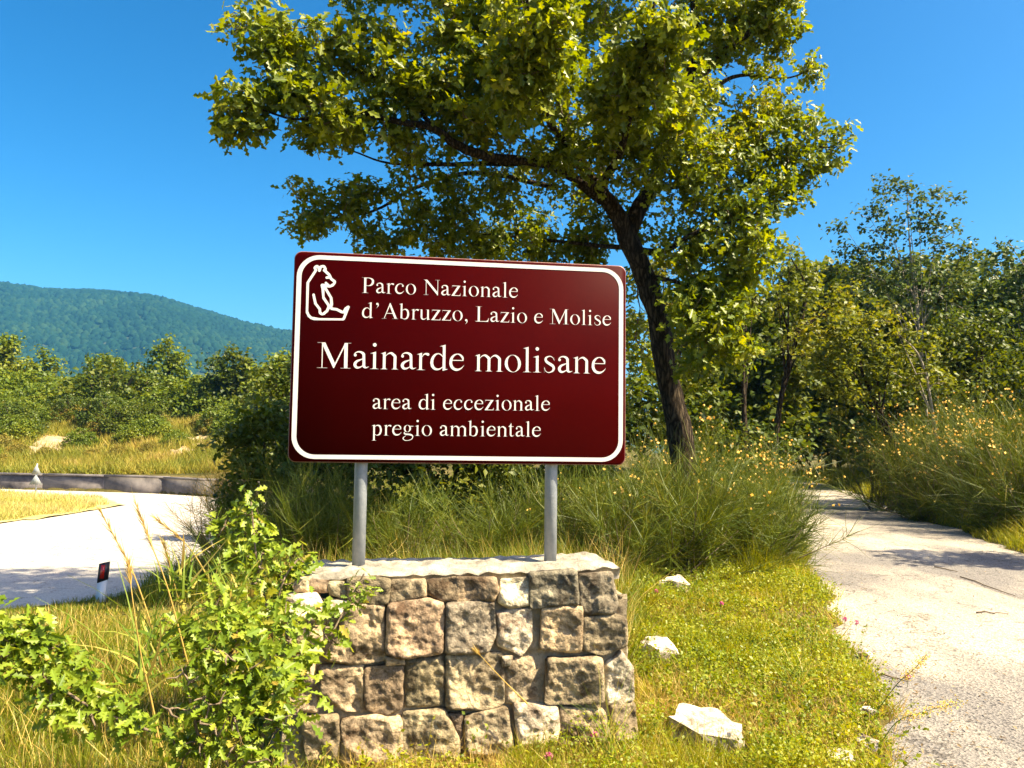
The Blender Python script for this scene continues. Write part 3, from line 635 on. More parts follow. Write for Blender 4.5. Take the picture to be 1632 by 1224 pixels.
def stone_mesh(uv, front, seed, amp=1.):
    """rough hewn block: a broken front with chipped arrises, straight sides running back"""
    c = uv.mean(0); NA = len(uv); tilt = Vector((random.uniform(-.16, .16), random.uniform(-.12, .14)))
    def disp(a, b, w):
        pn = Vector((a*9+seed*7.3, b*9, seed*3.1)); pn2 = Vector((a*26, b*26, seed*1.7))
        cell = noise.voronoi(Vector((a*20+seed+.35*noise.noise(pn2), b*20, seed*.7)))[0]; cel2 = noise.voronoi(Vector((a*50+seed, b*50, seed*.7)))[0]
        return amp*w*(.018*noise.noise(pn)+.010*(cell[0]-.45)+.004*(cel2[0]-.4)+.0065*noise.noise(pn2)+.0035*noise.noise(pn2*2.7)+.002*noise.noise(pn2*6))+w*((a-c[0])*tilt.x+(b-c[1])*tilt.y)
    mb = MB(); V = []
    for d in (-.085, -.030, -.006):
        for q in uv: V.append(wloc(q[0]+.004*noise.noise(Vector((q[0]*22, q[1]*22, seed+d*9))), front+d+disp(q[0], q[1], .25)*(d > -.02), q[1]+.004*noise.noise(Vector((q[1]*22, q[0]*22, seed+d*9+9)))))
    mb.add(V, [(k*NA+j, k*NA+(j+1) % NA, (k+1)*NA+(j+1) % NA, (k+1)*NA+j) for k in range(2) for j in range(NA)])
    edge = list(range(2*NA, 3*NA)); st = .0075 if NA > 20 else .007
    lo, hi = uv.min(0), uv.max(0); gx_, gy_ = np.meshgrid(np.arange(lo[0], hi[0], st), np.arange(lo[1], hi[1], st)); gx_ = gx_+np.where(np.arange(gx_.shape[0])[:, None] % 2, st/2, 0)
    gx_ = (gx_+rng.uniform(-.2, .2, gx_.shape)*st).ravel(); gy_ = (gy_+rng.uniform(-.2, .2, gy_.shape)*st).ravel()
    sd = -sd_poly(gx_, gy_, uv); k = sd > st*.55; gx_, gy_, sd = gx_[k], gy_[k], sd[k]
    pts = [Vector(q) for q in uv]+[Vector(q) for q in zip(gx_, gy_)]
    r = __import__('mathutils').geometry.delaunay_2d_cdt(pts, [], [list(range(NA))], 1, 1e-6)
    W_ = []
    for i, p in enumerate(r[0]):
        src = r[3][i][0] if r[3][i] else NA
        if src < NA: W_.append(tuple(V[2*NA+src])); continue
        s_ = float(sd[src-NA]); w = min(1, .25+s_/.02); W_.append(wloc(p.x, front-.006+.009*min(1, (s_/.010))**.6+disp(p.x, p.y, w), p.y))
    mb.add(W_, [tuple(f) for f in r[2]]); return mb

for i, (poly, colr, proud) in enumerate(STONES):
    cx_, cy_ = sum(a for a, _ in poly)/len(poly), sum(b_ for _, b_ in poly)/len(poly)
    poly = [(a+3.2*(a-cx_)/math.hypot(a-cx_, b_-cy_), b_+3.2*(b_-cy_)/math.hypot(a-cx_, b_-cy_)) for a, b_ in poly]
    q = [plane_uv(a, b_, WF) for a, b_ in poly]; q = [(a, b_+SC.z) for a, b_ in q]
    a2 = sum(q[k][0]*q[(k+1) % len(q)][1]-q[(k+1) % len(q)][0]*q[k][1] for k in range(len(q)))
    if a2 < 0: q = q[::-1]
    uv = resample(chaikin(q), 52 if abs(a2) > .004 else 18)
    so_ = stone_mesh(uv, WF+proud*.8, i+1, .7 if abs(a2) < .004 else 1.25).build('stone', STONE, wall, False, False)
    f = 1+random.uniform(-.14, .14); so_.color = tuple(ch*f*(1+random.uniform(-.04, .04)) for ch in colr)+(1,)
# end and back faces: courses of smaller blocks
def block(cu, cn, cz, hu, hn, hz, seed, colr):
    """a rounded rough block by its centre and half sizes"""
    V = []; F = []; k = 5
    def pt(a, b_, c):
        v = Vector((a, b_, c)); r_ = max(abs(a), abs(b_), abs(c)); w = v/ (abs(a)**6+abs(b_)**6+abs(c)**6)**(1/6)
        d = 1+.10*noise.noise(Vector((w.x*1.6+seed*5, w.y*1.6, w.z*1.6)))+.05*noise.noise(Vector((w.x*4+seed*5, w.y*4, w.z*4)))
        return (cu+w.x*hu*d, -(cn+w.y*hn*d), cz+w.z*hz*d)
    for ax in range(3):
        for s in (-1, 1):
            base = len(V)
            for i in range(k):
                for j in range(k):
                    a, b_ = -1+2*i/(k-1), -1+2*j/(k-1); t = [0, 0, 0]; t[ax] = s; t[(ax+1) % 3] = a; t[(ax+2) % 3] = b_; V.append(pt(*t))
            for i in range(k-1):
                for j in range(k-1):
                    f = (base+i*k+j, base+(i+1)*k+j, base+(i+1)*k+j+1, base+i*k+j+1); F.append(f if s < 0 else f[::-1])
    mb = MB(); mb.add(V, F); ob = mb.build('stone', STONE, wall, True, False); ob.color = tuple(colr)+(1,); return ob
uL, uR = plane_uv(470, 930, WF)[0], plane_uv(984, 930, WF)[0]
BK = -.26
for sidex, out in ((uL-.02, -1), (uR+.03, 1)):
    for r_ in range(4):
        for c_ in range(2):
            hz = .085; z0 = .10+r_*.18; ext = (.05 if r_ < 1 else .025 if r_ < 3 else 0)*1.
            block(sidex+out*ext-out*.05, .02-.19*c_, z0, .07, .085, hz, r_*7+c_+out*3, random.choice([OCH, CREAM, BRN, GRY]))
for r_ in range(4):
    for c_ in range(6):
        block(uL+.10+c_*(uR-uL-.16)/5+(.04 if r_ % 2 else -.02), BK+.02, .10+r_*.18, .115, .05, .082, r_*11+c_, random.choice([OCH, CREAM, BRN, GRY]))
# mortar core and rough mortar top
zt = lambda u: np.interp(u, [uL, uR], [plane_uv(480, 918, WF)[1]+SC.z, plane_uv(970, 901, WF)[1]+SC.z])
NU, NN = 90, 26; us = np.linspace(uL-.0, uR+.015, NU); nn = np.linspace(WF-.016, BK, NN); V = []
for n_ in nn:
    for u in us:
        e = min(1., (WF-.004-n_)/.05, (n_-BK)/.05+.2, (u-uL)/.04+.1, (uR+.03-u)/.04)
        V.append(wloc(u, n_, float(zt(u))-.028+.026*max(e, 0)+.014*noise.noise(Vector((u*4, n_*7, 2)))+.012*noise.noise(Vector((u*22, n_*22, 5)))+.012*max(0, noise.noise(Vector((u*4+3, n_*5, 9))))))
F = [(k*NU+j, (k+1)*NU+j, (k+1)*NU+j+1, k*NU+j+1) for k in range(NN-1) for j in range(NU-1)]
per = list(range(NU))+[k*NU+NU-1 for k in range(1, NN)]+list(range(NN*NU-2, (NN-1)*NU-1, -1))+[k*NU for k in range(NN-2, 0, -1)]
nb = len(V); V += [(V[i][0], max(V[i][1], -WF+.024), V[i][2]-.045) for i in per]; K = len(per)
F += [(per[(j+1) % K], per[j], nb+j, nb+(j+1) % K) for j in range(K)]
mb = MB(); mb.add(V, F); CAPM = simple_mat('pale_mortar_top', (.17, .15, .115), .95, 0, 1.0, 30, (.46, .41, .33), 7, .1)
mb.build('mortar_top', CAPM, wall, False, False)
NU, NZ = 110, 60; us = np.linspace(uL-.035, uR+.05, NU); zs = np.linspace(-.12, .765, NZ); V = []
for z in zs:
    for u in us:
        V.append(wloc(u, WF-.026+.012*noise.noise(Vector((u*11, z*11, 3)))+.010*noise.noise(Vector((u*31, z*31, 4))), z if z < .74 else z-.02))
F = [(k*NU+j, k*NU+j+1, (k+1)*NU+j+1, (k+1)*NU+j) for k in range(NZ-1) for j in range(NU-1)]
mb = MB(); mb.add(V, F); mb.box((uL-.03, -WF+.045, -.12), (uR+.045, -BK, .735)); mb.build('mortar', MORTAR, wall, False, False)
# ================================================================ foliage builders
def lobed_leaf(lobes=3, fold=.22, w=.30):
    """oak leaf, length 1 along +y from the stalk, folded along the midrib"""
    side = [(.0, 0)]
    for k in range(lobes):
        y0 = .16+.78*k/lobes; ww = w*(.55, 1.0, .85, .6)[k] if lobes > 2 else w*(.9, .8)[k]
        side += [(.34*ww, y0), (ww, y0+.17*3/lobes*.8)]
    side += [(.12*w, .97)]
    n = len(side); V = [(0, 0, 0)]+[(0, y, 0) for _, y in side[1:]]+[(0, 1.03, -.05)]
    mid = len(V)
    V += [(x, y, x*fold-.10*(y-.5)**2) for x, y in side[1:]]+[(-x, y, x*fold-.10*(y-.5)**2) for x, y in side[1:]]
    V = [(x, y, z if abs(x) > 0 else -.10*(y-.5)**2) for x, y, z in V]
    k = n-1; V = [V[0], V[n]]+V[mid:]; F = [tuple([0]+list(range(2, 2+k))+[1]), tuple([0, 1]+list(range(1+2*k, 1+k, -1)))]
    return np.array(V), F
LEAF3, LEAF3F = lobed_leaf(3); LEAF2, LEAF2F = lobed_leaf(2, .25, .34)
LEAFD = np.array([(0, 0, 0), (.32, .42, .07), (0, 1, -.08), (-.32, .42, .07), (0, .5, -.02)]); LEAFDF = [(0, 1, 4), (1, 2, 4), (2, 3, 4), (3, 0, 4)]
QUAD = np.array([(0, 0, 0), (.36, .45, .08), (0, 1, 0), (-.36, .45, .08)]); QUADF = [(0, 1, 2), (0, 2, 3)]
THIN = np.array([(0, 0, 0), (.16, .45, .04), (0, 1, -.1), (-.16, .45, .04)])

def rand_dirs(n, up=0.):
    v = rng.normal(0, 1, (n, 3)); v[:, 2] += up; return v/np.linalg.norm(v, axis=1, keepdims=True)

def leafy(P, Nn, size, tmpl, tf):
    """V, F of leaves at P whose upper sides face Nn"""
    return scatter(tmpl, tf, P, rot_from(Nn, rng.uniform(0, 2*pi, len(P))), size)

def cluster_leaves(C, R, per, up=.9, out=.5, centre=None):
    """positions and normals of leaves tufted round the twig ends C"""
    n = len(C)*per; ci = np.repeat(np.arange(len(C)), per)
    d = rand_dirs(n); P = C[ci]+d*(R[ci]*rng.random(n)**.55)[:, None]*np.array([1, 1, .75])
    Nn = rng.normal(0, .62, (n, 3))+d*out; Nn[:, 2] += up
    return P, Nn

def blob_points(blobs, density, conv, squash=.85, depth=1.0, shell=.5):
    """twig-end positions inside ellipsoidal masses; blobs: (px, py, r px, D[, weight])"""
    out = []
    for b in blobs:
        c = np.array(conv(b)); r = b[2]/F_PX*b[3]; w = b[4] if len(b) > 4 else 1
        n = max(2, int(density*w*(b[2]/60)**2.0)); d = rand_dirs(n)
        out.append(c+d*(r*rng.random(n)**shell)[:, None]*np.array([1, depth, squash]))
    return np.vstack(out)

def conv_at(b): return at(b[0], b[1], b[3])

def grow(ends, limbs, tw0=.012, tw1=.004, jit=.06):
    """greedy joining of twig ends to the nearest wood, innermost first; returns list of (points, radii)"""
    nodes = [np.array(p, float) for P, R in limbs for p in P]; nodes = np.array(nodes); base = nodes[0]
    cap = len(nodes)+len(ends)*4; A = np.zeros((cap, 3)); A[:len(nodes)] = nodes; k = len(nodes); out = []
    order = np.argsort(((ends[:, None, :]-nodes[None, ::3, :])**2).sum(2).min(1))
    for i in order:
        e = ends[i]; d = ((A[:k]-e)**2).sum(1); j = d.argmin(); s = A[j]; L_ = math.sqrt(d[j])
        if L_ < .03: continue
        m1 = s+(e-s)*.36+np.array([0, 0, -.10*L_])+rng.normal(0, jit, 3)*L_; m2 = s+(e-s)*.70+np.array([0, 0, -.06*L_])+rng.normal(0, jit, 3)*L_
        r0 = min(tw0, .004+.02*L_) if L_ < .5 else tw0
        out.append(([s, m1, m2, e], [r0, r0*.8, r0*.6, tw1])); A[k:k+3] = (m1, m2, e); k += 3
    return out

def limb_px(pts, conv=at):
    """a limb through (px, py, D, radius m)"""
    P = [np.array(at(a, b_, c)) for a, b_, c, r in pts]; R = [p[3] for p in pts]; q = cr([list(p)+[r] for p, r in zip(P, R)] if False else [[*p, r] for p, r in zip(P, R)], 5)
    return [q[i, :3]+rng.normal(0, .25, 3)*q[i, 3]*.35 for i in range(len(q))], [max(.004, v) for v in q[:, 3]]

def leaf_parts(parent, P, Nn, size, tmpl, tf, mat, nmax, zscore, nm='leaf'):
    """the leaves that show largest as single parts sharing a few meshes, the rest as one crown"""
    order = np.argsort(zscore); big, rest = order[:nmax], order[nmax:]
    Rm = rot_from(Nn, rng.uniform(0, 2*pi, len(P)))
    V, F = scatter(tmpl, tf, P[rest], Rm[rest], size[rest])
    crown = link('crown', mesh_np('crown', V, F), mat, parent); crown['kind'] = 'stuff'
    me = mesh_np(nm, tmpl, tf); me.materials.append(mat); inv = Matrix.LocRotScale(parent.location, parent.rotation_euler, None).inverted()
    for i in big:
        o = bpy.data.objects.new(nm, me); COL.objects.link(o); o.parent = crown
        o.matrix_basis = inv @ (Matrix.Translation(Vector(P[i])) @ Matrix([list(r) for r in Rm[i]]).to_4x4() @ Matrix.Scale(float(size[i]), 4))
    return crown

# ================================================================ the oak
oak_base = at(1092, 700, 10.0); oak_base.z = gz1(oak_base.x, oak_base.y)
oak = empty('oak_tree', oak_base, 'big spreading oak with a dark leaning trunk behind the park sign', 'tree')
bpx = lambda p: p
trunk = limb_px([(1100, 880, 10, 0.194), (1088, 720, 10, 0.169), (1066, 610, 10, 0.148), (1045, 500, 10, 0.140), (1022, 430, 10, 0.137), (995, 365, 10, 0.133), (968, 320, 9.9, 0.108), (930, 270, 9.9, 0.086), (900, 190, 9.8, 0.072), (890, 90, 9.8, 0.061), (880, -40, 9.7, 0.050), (860, -200, 9.6, 0.036), (850, -330, 9.6, 0.014)])
L_main = [
 trunk,
 limb_px([(1000, 372, 10, 0.108), (1050, 270, 10.3, 0.094), (1085, 190, 10.5, 0.086), (1105, 90, 10.6, 0.072), (1110, -60, 10.7, 0.058), (1120, -220, 10.7, 0.022)]),
 limb_px([(1088, 180, 10.5, 0.065), (1130, 105, 10.3, 0.058), (1190, 55, 10.1, 0.040), (1240, 10, 10, 0.022)]),
 limb_px([(1065, 240, 10.3, 0.050), (1130, 150, 10.6, 0.036), (1180, 120, 10.7, 0.022), (1250, 125, 10.8, 0.014), (1290, 112, 10.9, 0.007)]),
 limb_px([(1035, 300, 10.2, 0.050), (1110, 290, 10, 0.036), (1190, 250, 9.9, 0.025), (1280, 235, 9.9, 0.014), (1330, 235, 9.9, 0.007)]),
 limb_px([(960, 318, 9.9, 0.072), (880, 265, 9.4, 0.054), (780, 250, 9.2, 0.054), (735, 235, 9.1, 0.050), (690, 205, 9, 0.043), (640, 195, 8.9, 0.036), (560, 180, 8.9, 0.025), (470, 190, 8.8, 0.014), (400, 170, 8.8, 0.009), (370, 190, 8.8, 0.006)]),
 limb_px([(900, 262, 9.8, 0.043), (820, 260, 9.8, 0.036), (700, 262, 9.8, 0.025), (620, 260, 9.7, 0.014), (560, 240, 9.6, 0.009)]),
 limb_px([(890, 300, 10, 0.036), (760, 275, 10.3, 0.029), (660, 300, 10.3, 0.025), (610, 330, 10.2, 0.018), (560, 345, 10.2, 0.011), (500, 350, 10.2, 0.006)]),
 limb_px([(690, 205, 9, 0.029), (640, 140, 9.1, 0.022), (560, 110, 9.1, 0.014), (470, 90, 9.1, 0.009), (400, 60, 9.1, 0.006)]),
 limb_px([(895, 150, 9.8, 0.043), (800, 90, 9.5, 0.032), (740, 10, 9.3, 0.022), (700, -70, 9.2, 0.011)]),
 limb_px([(1015, 400, 10, 0.050), (1060, 400, 9.7, 0.036), (1110, 370, 9.5, 0.025), (1180, 350, 9.4, 0.014), (1230, 330, 9.4, 0.007)]),
 limb_px([(1030, 440, 10, 0.036), (1080, 450, 9.6, 0.025), (1130, 470, 9.3, 0.014), (1170, 520, 9.2, 0.007)]),
 limb_px([(1005, 395, 10, 0.036), (940, 390, 10.3, 0.025), (850, 380, 10.5, 0.018), (740, 370, 10.6, 0.009)]),
 limb_px([(930, 260, 9.8, 0.058), (880, 200, 8.9, 0.043), (860, 140, 8.2, 0.032), (850, 60, 7.7, 0.022), (840, 0, 7.5, 0.014)]),
 limb_px([(955, 300, 9.8, 0.058), (990, 240, 9.0, 0.043), (1010, 150, 8.4, 0.029), (1030, 70, 8.0, 0.022), (1050, -30, 7.9, 0.011)]),
 limb_px([(960, 300, 10, 0.065), (950, 200, 11, 0.050), (930, 60, 11.6, 0.036), (940, -120, 12, 0.014)])]
blobs = [(395, 40, 42, 9.1), (440, 95, 55, 9.1), (385, 165, 42, 8.8), (372, 210, 30, 8.8), (410, 190, 30, 8.8), (480, 150, 60, 8.9), (460, 60, 45, 9.1), (540, 90, 62, 9.1), (560, 190, 60, 8.9), (620, 60, 50, 9.1, .6),
 (640, 140, 70, 9.1), (500, 225, 32, 9.5), (540, 215, 40, 9.2), (480, 300, 25, 10), (510, 345, 45, 10.2), (560, 330, 45, 10.1), (480, 360, 28, 10.2), (590, 370, 38, 10.3), (640, 300, 40, 10, .6), (680, 250, 45, 9.8, .6), (640, 225, 45, 9.2), (700, 150, 70, 9.2), (720, 60, 70, 9.3), (700, -40, 80, 9.2, .6),
 (620, 395, 26, 10.5, 1.5), (700, 395, 30, 10.6, 1.5), (780, 400, 34, 10.7, 1.5), (860, 405, 34, 10.7, 1.5), (940, 400, 34, 10.7, 1.3), (580, 300, 34, 10.1), (720, 300, 45, 10.2), (650, 370, 40, 10.4), (700, 340, 50, 10.5, .9), (760, 370, 60, 10.6), (840, 370, 60, 10.6), (800, 300, 60, 10, .8), (760, 200, 75, 9.3), (810, 120, 90, 9.2), (800, 0, 90, 9.3), (860, 40, 90, 7.8, 1.), (830, 130, 70, 8.0, 1.), (900, 130, 80, 9.3), (900, 250, 80, 9.4), (950, 350, 60, 10.4), (920, 400, 45, 10.7),
 (960, 40, 90, 10.8, .8), (1000, 150, 80, 8.5, 1.), (1040, 70, 70, 8.0, 1.), (1010, 240, 75, 9.3), (1080, 280, 75, 9.6), (1060, 180, 60, 9.2), (1100, 60, 70, 10.9, .8), (1180, 30, 60, 10.4, 1.2), (1235, 50, 46, 10.1, 1.5), (1230, 0, 50, 10, 1.4), (1150, 80, 40, 10.2, 1.), (1110, 150, 50, 9.8, 1.), (1140, -30, 70, 10.8, .7), (1160, 60, 35, 10.5, .6), (1220, 110, 26, 10.7), (1290, 112, 24, 10.9), (1300, 128, 14, 10.9),
 (1180, 200, 55, 10.2), (1230, 175, 45, 10.1), (1150, 250, 70, 9.8), (1235, 240, 62, 9.8), (1280, 200, 36, 9.9), (1285, 260, 40, 9.9), (1330, 225, 26, 9.9), (1325, 255, 22, 9.9), (1170, 330, 70, 9.6), (1245, 310, 45, 9.6), (1110, 390, 60, 9.6, 1.2), (1190, 390, 52, 9.4, 1.2), (1110, 460, 50, 9.4, 1.4), (1180, 440, 46, 9.5, 1.1), (1130, 530, 52, 9.2, 1.4), (1172, 560, 32, 9.2, 1.3), (1110, 585, 34, 9.3, 1.2), (1150, 490, 44, 9.3, 1.2), (1085, 500, 30, 9.2),
 (1030, 360, 45, 10.4, .5), (1000, 450, 30, 10.6, .7), (1010, 520, 35, 10.7, .7), (1025, 580, 35, 10.8, .6),
 (700, -270, 150, 10, .50), (850, -390, 150, 10, .50), (1010, -430, 160, 10, .50), (1150, -310, 150, 10.5, .50), (560, -180, 110, 9.8, .3), (900, -120, 140, 9.8, .5), (1050, -150, 130, 10.4, .5), (780, -140, 110, 9.4, .5), (1180, -110, 90, 10.5, .5), (930, -260, 120, 10, .4), (620, -30, 60, 9.2, .5), (560, 10, 38, 9.2, .4)]
ends = blob_points(blobs, 38, conv_at, .85, 1.15, .6)
twigs = grow(ends, L_main, .014, .004)
mb = MB(); P_, R_l = trunk; R_l = [r_*.9 for r_ in R_l]
mb.tube(P_, R_l, 18, True, .22); mb.build('trunk', BARK, oak, True)
for P_, R_l in L_main[1:]:
    mb = MB(); mb.tube(P_, R_l, 9, True, .2); mb.build('limb', BARK, oak, True)
mb = MB()
for P_, R_l in twigs: mb.tube(P_, R_l, 4, False)
tw = mb.build('twigs', TWIG, oak); tw['kind'] = 'stuff'
PER = 18
LP, LN = cluster_leaves(ends, rng.uniform(.12, .27, len(ends)), PER, .5, .8); LN += np.array([.15, -.25, 0])
ls = rng.uniform(.070, .130, len(LP))*np.where(LP[:, 1] < 8.7, 1.3, 1)
leaf_parts(oak, LP, LN, ls, LEAF2, LEAF2F, OAK, 300, np.where((LP[:, 2] < 6.6) & (LP[:, 1] > 3), LP[:, 1]-ls*40, 1e3))


# ================================================================ other trees
def tree(name, label, base, limbs, blobs, mat, dens, per, lsize, tmpl=LEAFD, tf=LEAFDF, bark=BARK, up=.8, crad=(.15, .35), group=None, cat='tree', tw=.012, squash=.85):
    r = empty(name, base, label, cat, group)
    L0 = [limb_px(l) for l in limbs]
    mb = MB(); mb.tube(*L0[0], 8, True, .15); mb.build('trunk', bark, r, True)
    e = blob_points(blobs, dens, conv_at, squash, 1.5 if name in ('woodland_tree', 'young_tree') else 1.0, .5)
    mb = MB()
    for P, R in L0[1:]: mb.tube(P, R, 5, False)
    for P, R in grow(e, L0, tw, tw*.3): mb.tube(P, R, 3, False)
    b = mb.build('branches', bark, r); b['kind'] = 'stuff'
    P, Nn = cluster_leaves(e, rng.uniform(*crad, len(e)), per, up, .5)
    V, F = leafy(P, Nn, rng.uniform(*lsize, len(P)), tmpl, tf)
    c = link('crown', mesh_np('crown', V, F), mat, r); c['kind'] = 'stuff'
    return r

def gbase(px, D, py=700):
    p = at(px, py, D); p.z = gz1(p.x, p.y); return p

def ppx(p):                       # photograph pixel and depth of a world point
    q = CAMR.transposed() @ (Vector(p)-EYE); return 816+F_PX*q.x/-q.z, 612-F_PX*q.y/-q.z, -q.z

def btree(name, label, px, D, blobs, mat, dens, per, lsize, tr=.12, fork=None, **kw):
    dens *= 1.9 if D < 30 else 2.2; tr *= .7; per = int(per*.95); lsize = (lsize[0]*.82, lsize[1]*.82)
    if 20 < D < 42: dens *= (D/19)**1.6; lsize = (lsize[0]*D/22, lsize[1]*D/22)
    """tree from its base bearing and crown masses, all at about depth D"""
    b = gbase(px, D); bx, by, bD = ppx(b)
    top = min(blobs, key=lambda q: q[1]); cx = sum(q[0]*q[2] for q in blobs)/sum(q[2] for q in blobs); cy = sum(q[1]*q[2] for q in blobs)/sum(q[2] for q in blobs)
    main = [(bx, by+8, bD, tr), (bx+(cx-bx)*.3+random.uniform(-4, 4), by+(cy-by)*.5, D, tr*.8), (cx+random.uniform(-8, 8), cy, D, tr*.5), (top[0], top[1], D, tr*.12)]
    limbs = [main]
    for q in blobs:
        j = random.uniform(.35, .7); sx, sy = bx+(cx-bx)*j, by+(cy-by)*(j+.15)
        limbs.append([(sx, sy, D, tr*.4), ((sx+q[0])/2, (sy+q[1])/2-4, D, tr*.25), (q[0], q[1], D, tr*.08)])
    bl = [(q[0], q[1], q[2], D+(q[3] if len(q) > 3 else 0), (q[4] if len(q) > 4 else 1)) for q in blobs]
    return tree(name, label, b, limbs, bl, mat, dens, per, lsize, **kw)

# right-hand wood
btree('ash_tree', 'tall airy tree with a thin pale trunk beyond the track, sky showing through its crown', 1483, 21,
      [(1445, 300, 28), (1500, 315, 26), (1465, 345, 34), (1405, 300, 22), (1385, 345, 26), (1345, 360, 18), (1420, 375, 38), (1500, 380, 34), (1538, 400, 26), (1375, 400, 36), (1450, 425, 45), (1525, 450, 40), (1400, 460, 50), (1340, 430, 26), (1490, 490, 48), (1550, 500, 35)], ASH, 17, 24, (.11, .20), .06, bark=PALEBARK, crad=(.15, .5))
btree('ash_tree', 'slender tree rising at the right edge of the wood above the yellow broom', 1640, 19,
      [(1608, 385, 16), (1592, 410, 24), (1625, 430, 26), (1600, 460, 34), (1650, 470, 50), (1580, 500, 38), (1630, 520, 55), (1690, 430, 60), (1710, 520, 70)], ASH, 20, 24, (.11, .20), .06, bark=PALEBARK, crad=(.15, .4))
btree('young_tree', 'bushy olive green tree above the dark hollow, between the oak and the tall airy tree', 1225, 18,
      [(1258, 405, 30), (1225, 430, 36), (1290, 450, 45), (1240, 480, 48), (1325, 500, 50), (1280, 540, 55), (1355, 470, 30)], OLIVE, 16, 26, (.09, .17), .11, crad=(.15, .4))
btree('young_tree', 'brownish green tree with drooping sprays hanging over the end of the track', 1440, 16.5,
      [(1330, 540, 45), (1385, 520, 50), (1420, 570, 45), (1350, 590, 50), (1310, 580, 40), (1390, 620, 40), (1340, 640, 34)], OLIVE, 18, 26, (.09, .16), .09, crad=(.12, .35))
btree('young_tree', 'small tree showing just right of the oak trunk, behind its lowest sprays', 1190, 15.5,
      [(1175, 420, 36), (1150, 470, 40), (1200, 480, 38), (1160, 530, 36), (1195, 370, 20), (1215, 540, 30)], BGLEAF, 15, 26, (.09, .16), .09, crad=(.12, .35))
btree('young_tree', 'light green tree showing through behind the oak trunk', 1075, 15, [(1020, 450, 40), (1060, 430, 40), (1100, 470, 45), (1030, 520, 45), (1090, 540, 50), (1040, 590, 45), (1110, 610, 45), (1010, 640, 40)], OLIVE, 16, 26, (.08, .15), .07, crad=(.12, .35))
btree('young_tree', 'dark green tree filling the wood right of the pale trunk', 1530, 18,
      [(1500, 540, 50), (1560, 530, 50), (1600, 560, 50), (1460, 580, 45), (1530, 590, 55), (1620, 600, 50), (1660, 560, 60)], BGLEAF, 17, 26, (.10, .17), .10, crad=(.15, .4))
btree('young_tree', 'leaning sapling with bare grey stems beside the yellow broom thicket', 1500, 16,
      [(1430, 530, 30), (1475, 560, 26), (1450, 600, 34), (1500, 610, 34)], OLIVE, 12, 24, (.09, .16), .06, bark=PALEBARK, crad=(.12, .35))
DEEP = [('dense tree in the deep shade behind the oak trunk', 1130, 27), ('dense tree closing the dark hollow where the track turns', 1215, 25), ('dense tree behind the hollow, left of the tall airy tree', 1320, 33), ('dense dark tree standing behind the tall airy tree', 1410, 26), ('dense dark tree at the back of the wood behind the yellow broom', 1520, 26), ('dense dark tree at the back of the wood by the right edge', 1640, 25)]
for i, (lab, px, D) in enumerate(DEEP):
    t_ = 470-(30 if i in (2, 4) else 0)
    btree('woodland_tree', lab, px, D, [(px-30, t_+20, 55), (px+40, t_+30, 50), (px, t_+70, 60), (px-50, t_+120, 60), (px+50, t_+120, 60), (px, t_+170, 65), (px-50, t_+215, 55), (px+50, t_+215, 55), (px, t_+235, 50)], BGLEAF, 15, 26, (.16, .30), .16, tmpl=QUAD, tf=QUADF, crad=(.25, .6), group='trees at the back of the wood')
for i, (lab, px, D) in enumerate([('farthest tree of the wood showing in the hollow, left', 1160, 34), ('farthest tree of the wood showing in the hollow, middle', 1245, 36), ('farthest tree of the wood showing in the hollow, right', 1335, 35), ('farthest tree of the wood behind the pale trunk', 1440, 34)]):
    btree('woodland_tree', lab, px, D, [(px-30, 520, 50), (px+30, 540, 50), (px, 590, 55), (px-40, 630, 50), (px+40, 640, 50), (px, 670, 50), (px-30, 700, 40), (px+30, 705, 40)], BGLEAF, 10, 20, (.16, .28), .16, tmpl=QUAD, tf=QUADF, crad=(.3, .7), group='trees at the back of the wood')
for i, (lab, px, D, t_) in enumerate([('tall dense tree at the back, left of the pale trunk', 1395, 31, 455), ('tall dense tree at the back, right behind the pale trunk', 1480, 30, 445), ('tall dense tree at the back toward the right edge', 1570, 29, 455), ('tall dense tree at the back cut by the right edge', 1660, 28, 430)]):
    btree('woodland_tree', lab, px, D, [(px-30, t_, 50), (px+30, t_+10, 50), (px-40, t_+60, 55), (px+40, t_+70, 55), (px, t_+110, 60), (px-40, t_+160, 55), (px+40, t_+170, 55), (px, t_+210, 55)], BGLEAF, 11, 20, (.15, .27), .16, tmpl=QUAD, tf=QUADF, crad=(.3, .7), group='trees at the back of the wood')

# behind the sign: dark scrub between the oak and the road
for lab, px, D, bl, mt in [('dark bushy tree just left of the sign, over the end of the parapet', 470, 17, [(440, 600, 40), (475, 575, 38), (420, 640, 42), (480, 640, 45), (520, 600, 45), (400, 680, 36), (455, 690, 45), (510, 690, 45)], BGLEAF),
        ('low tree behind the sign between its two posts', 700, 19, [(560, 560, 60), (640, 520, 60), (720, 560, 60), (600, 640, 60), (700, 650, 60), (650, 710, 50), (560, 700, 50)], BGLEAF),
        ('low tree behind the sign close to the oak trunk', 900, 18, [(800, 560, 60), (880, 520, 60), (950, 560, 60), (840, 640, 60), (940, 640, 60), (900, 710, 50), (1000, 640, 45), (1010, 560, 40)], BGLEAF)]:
    btree('scrub_tree', lab, px, D, bl, mt, 16, 24, (.10, .18), .09, crad=(.15, .4))

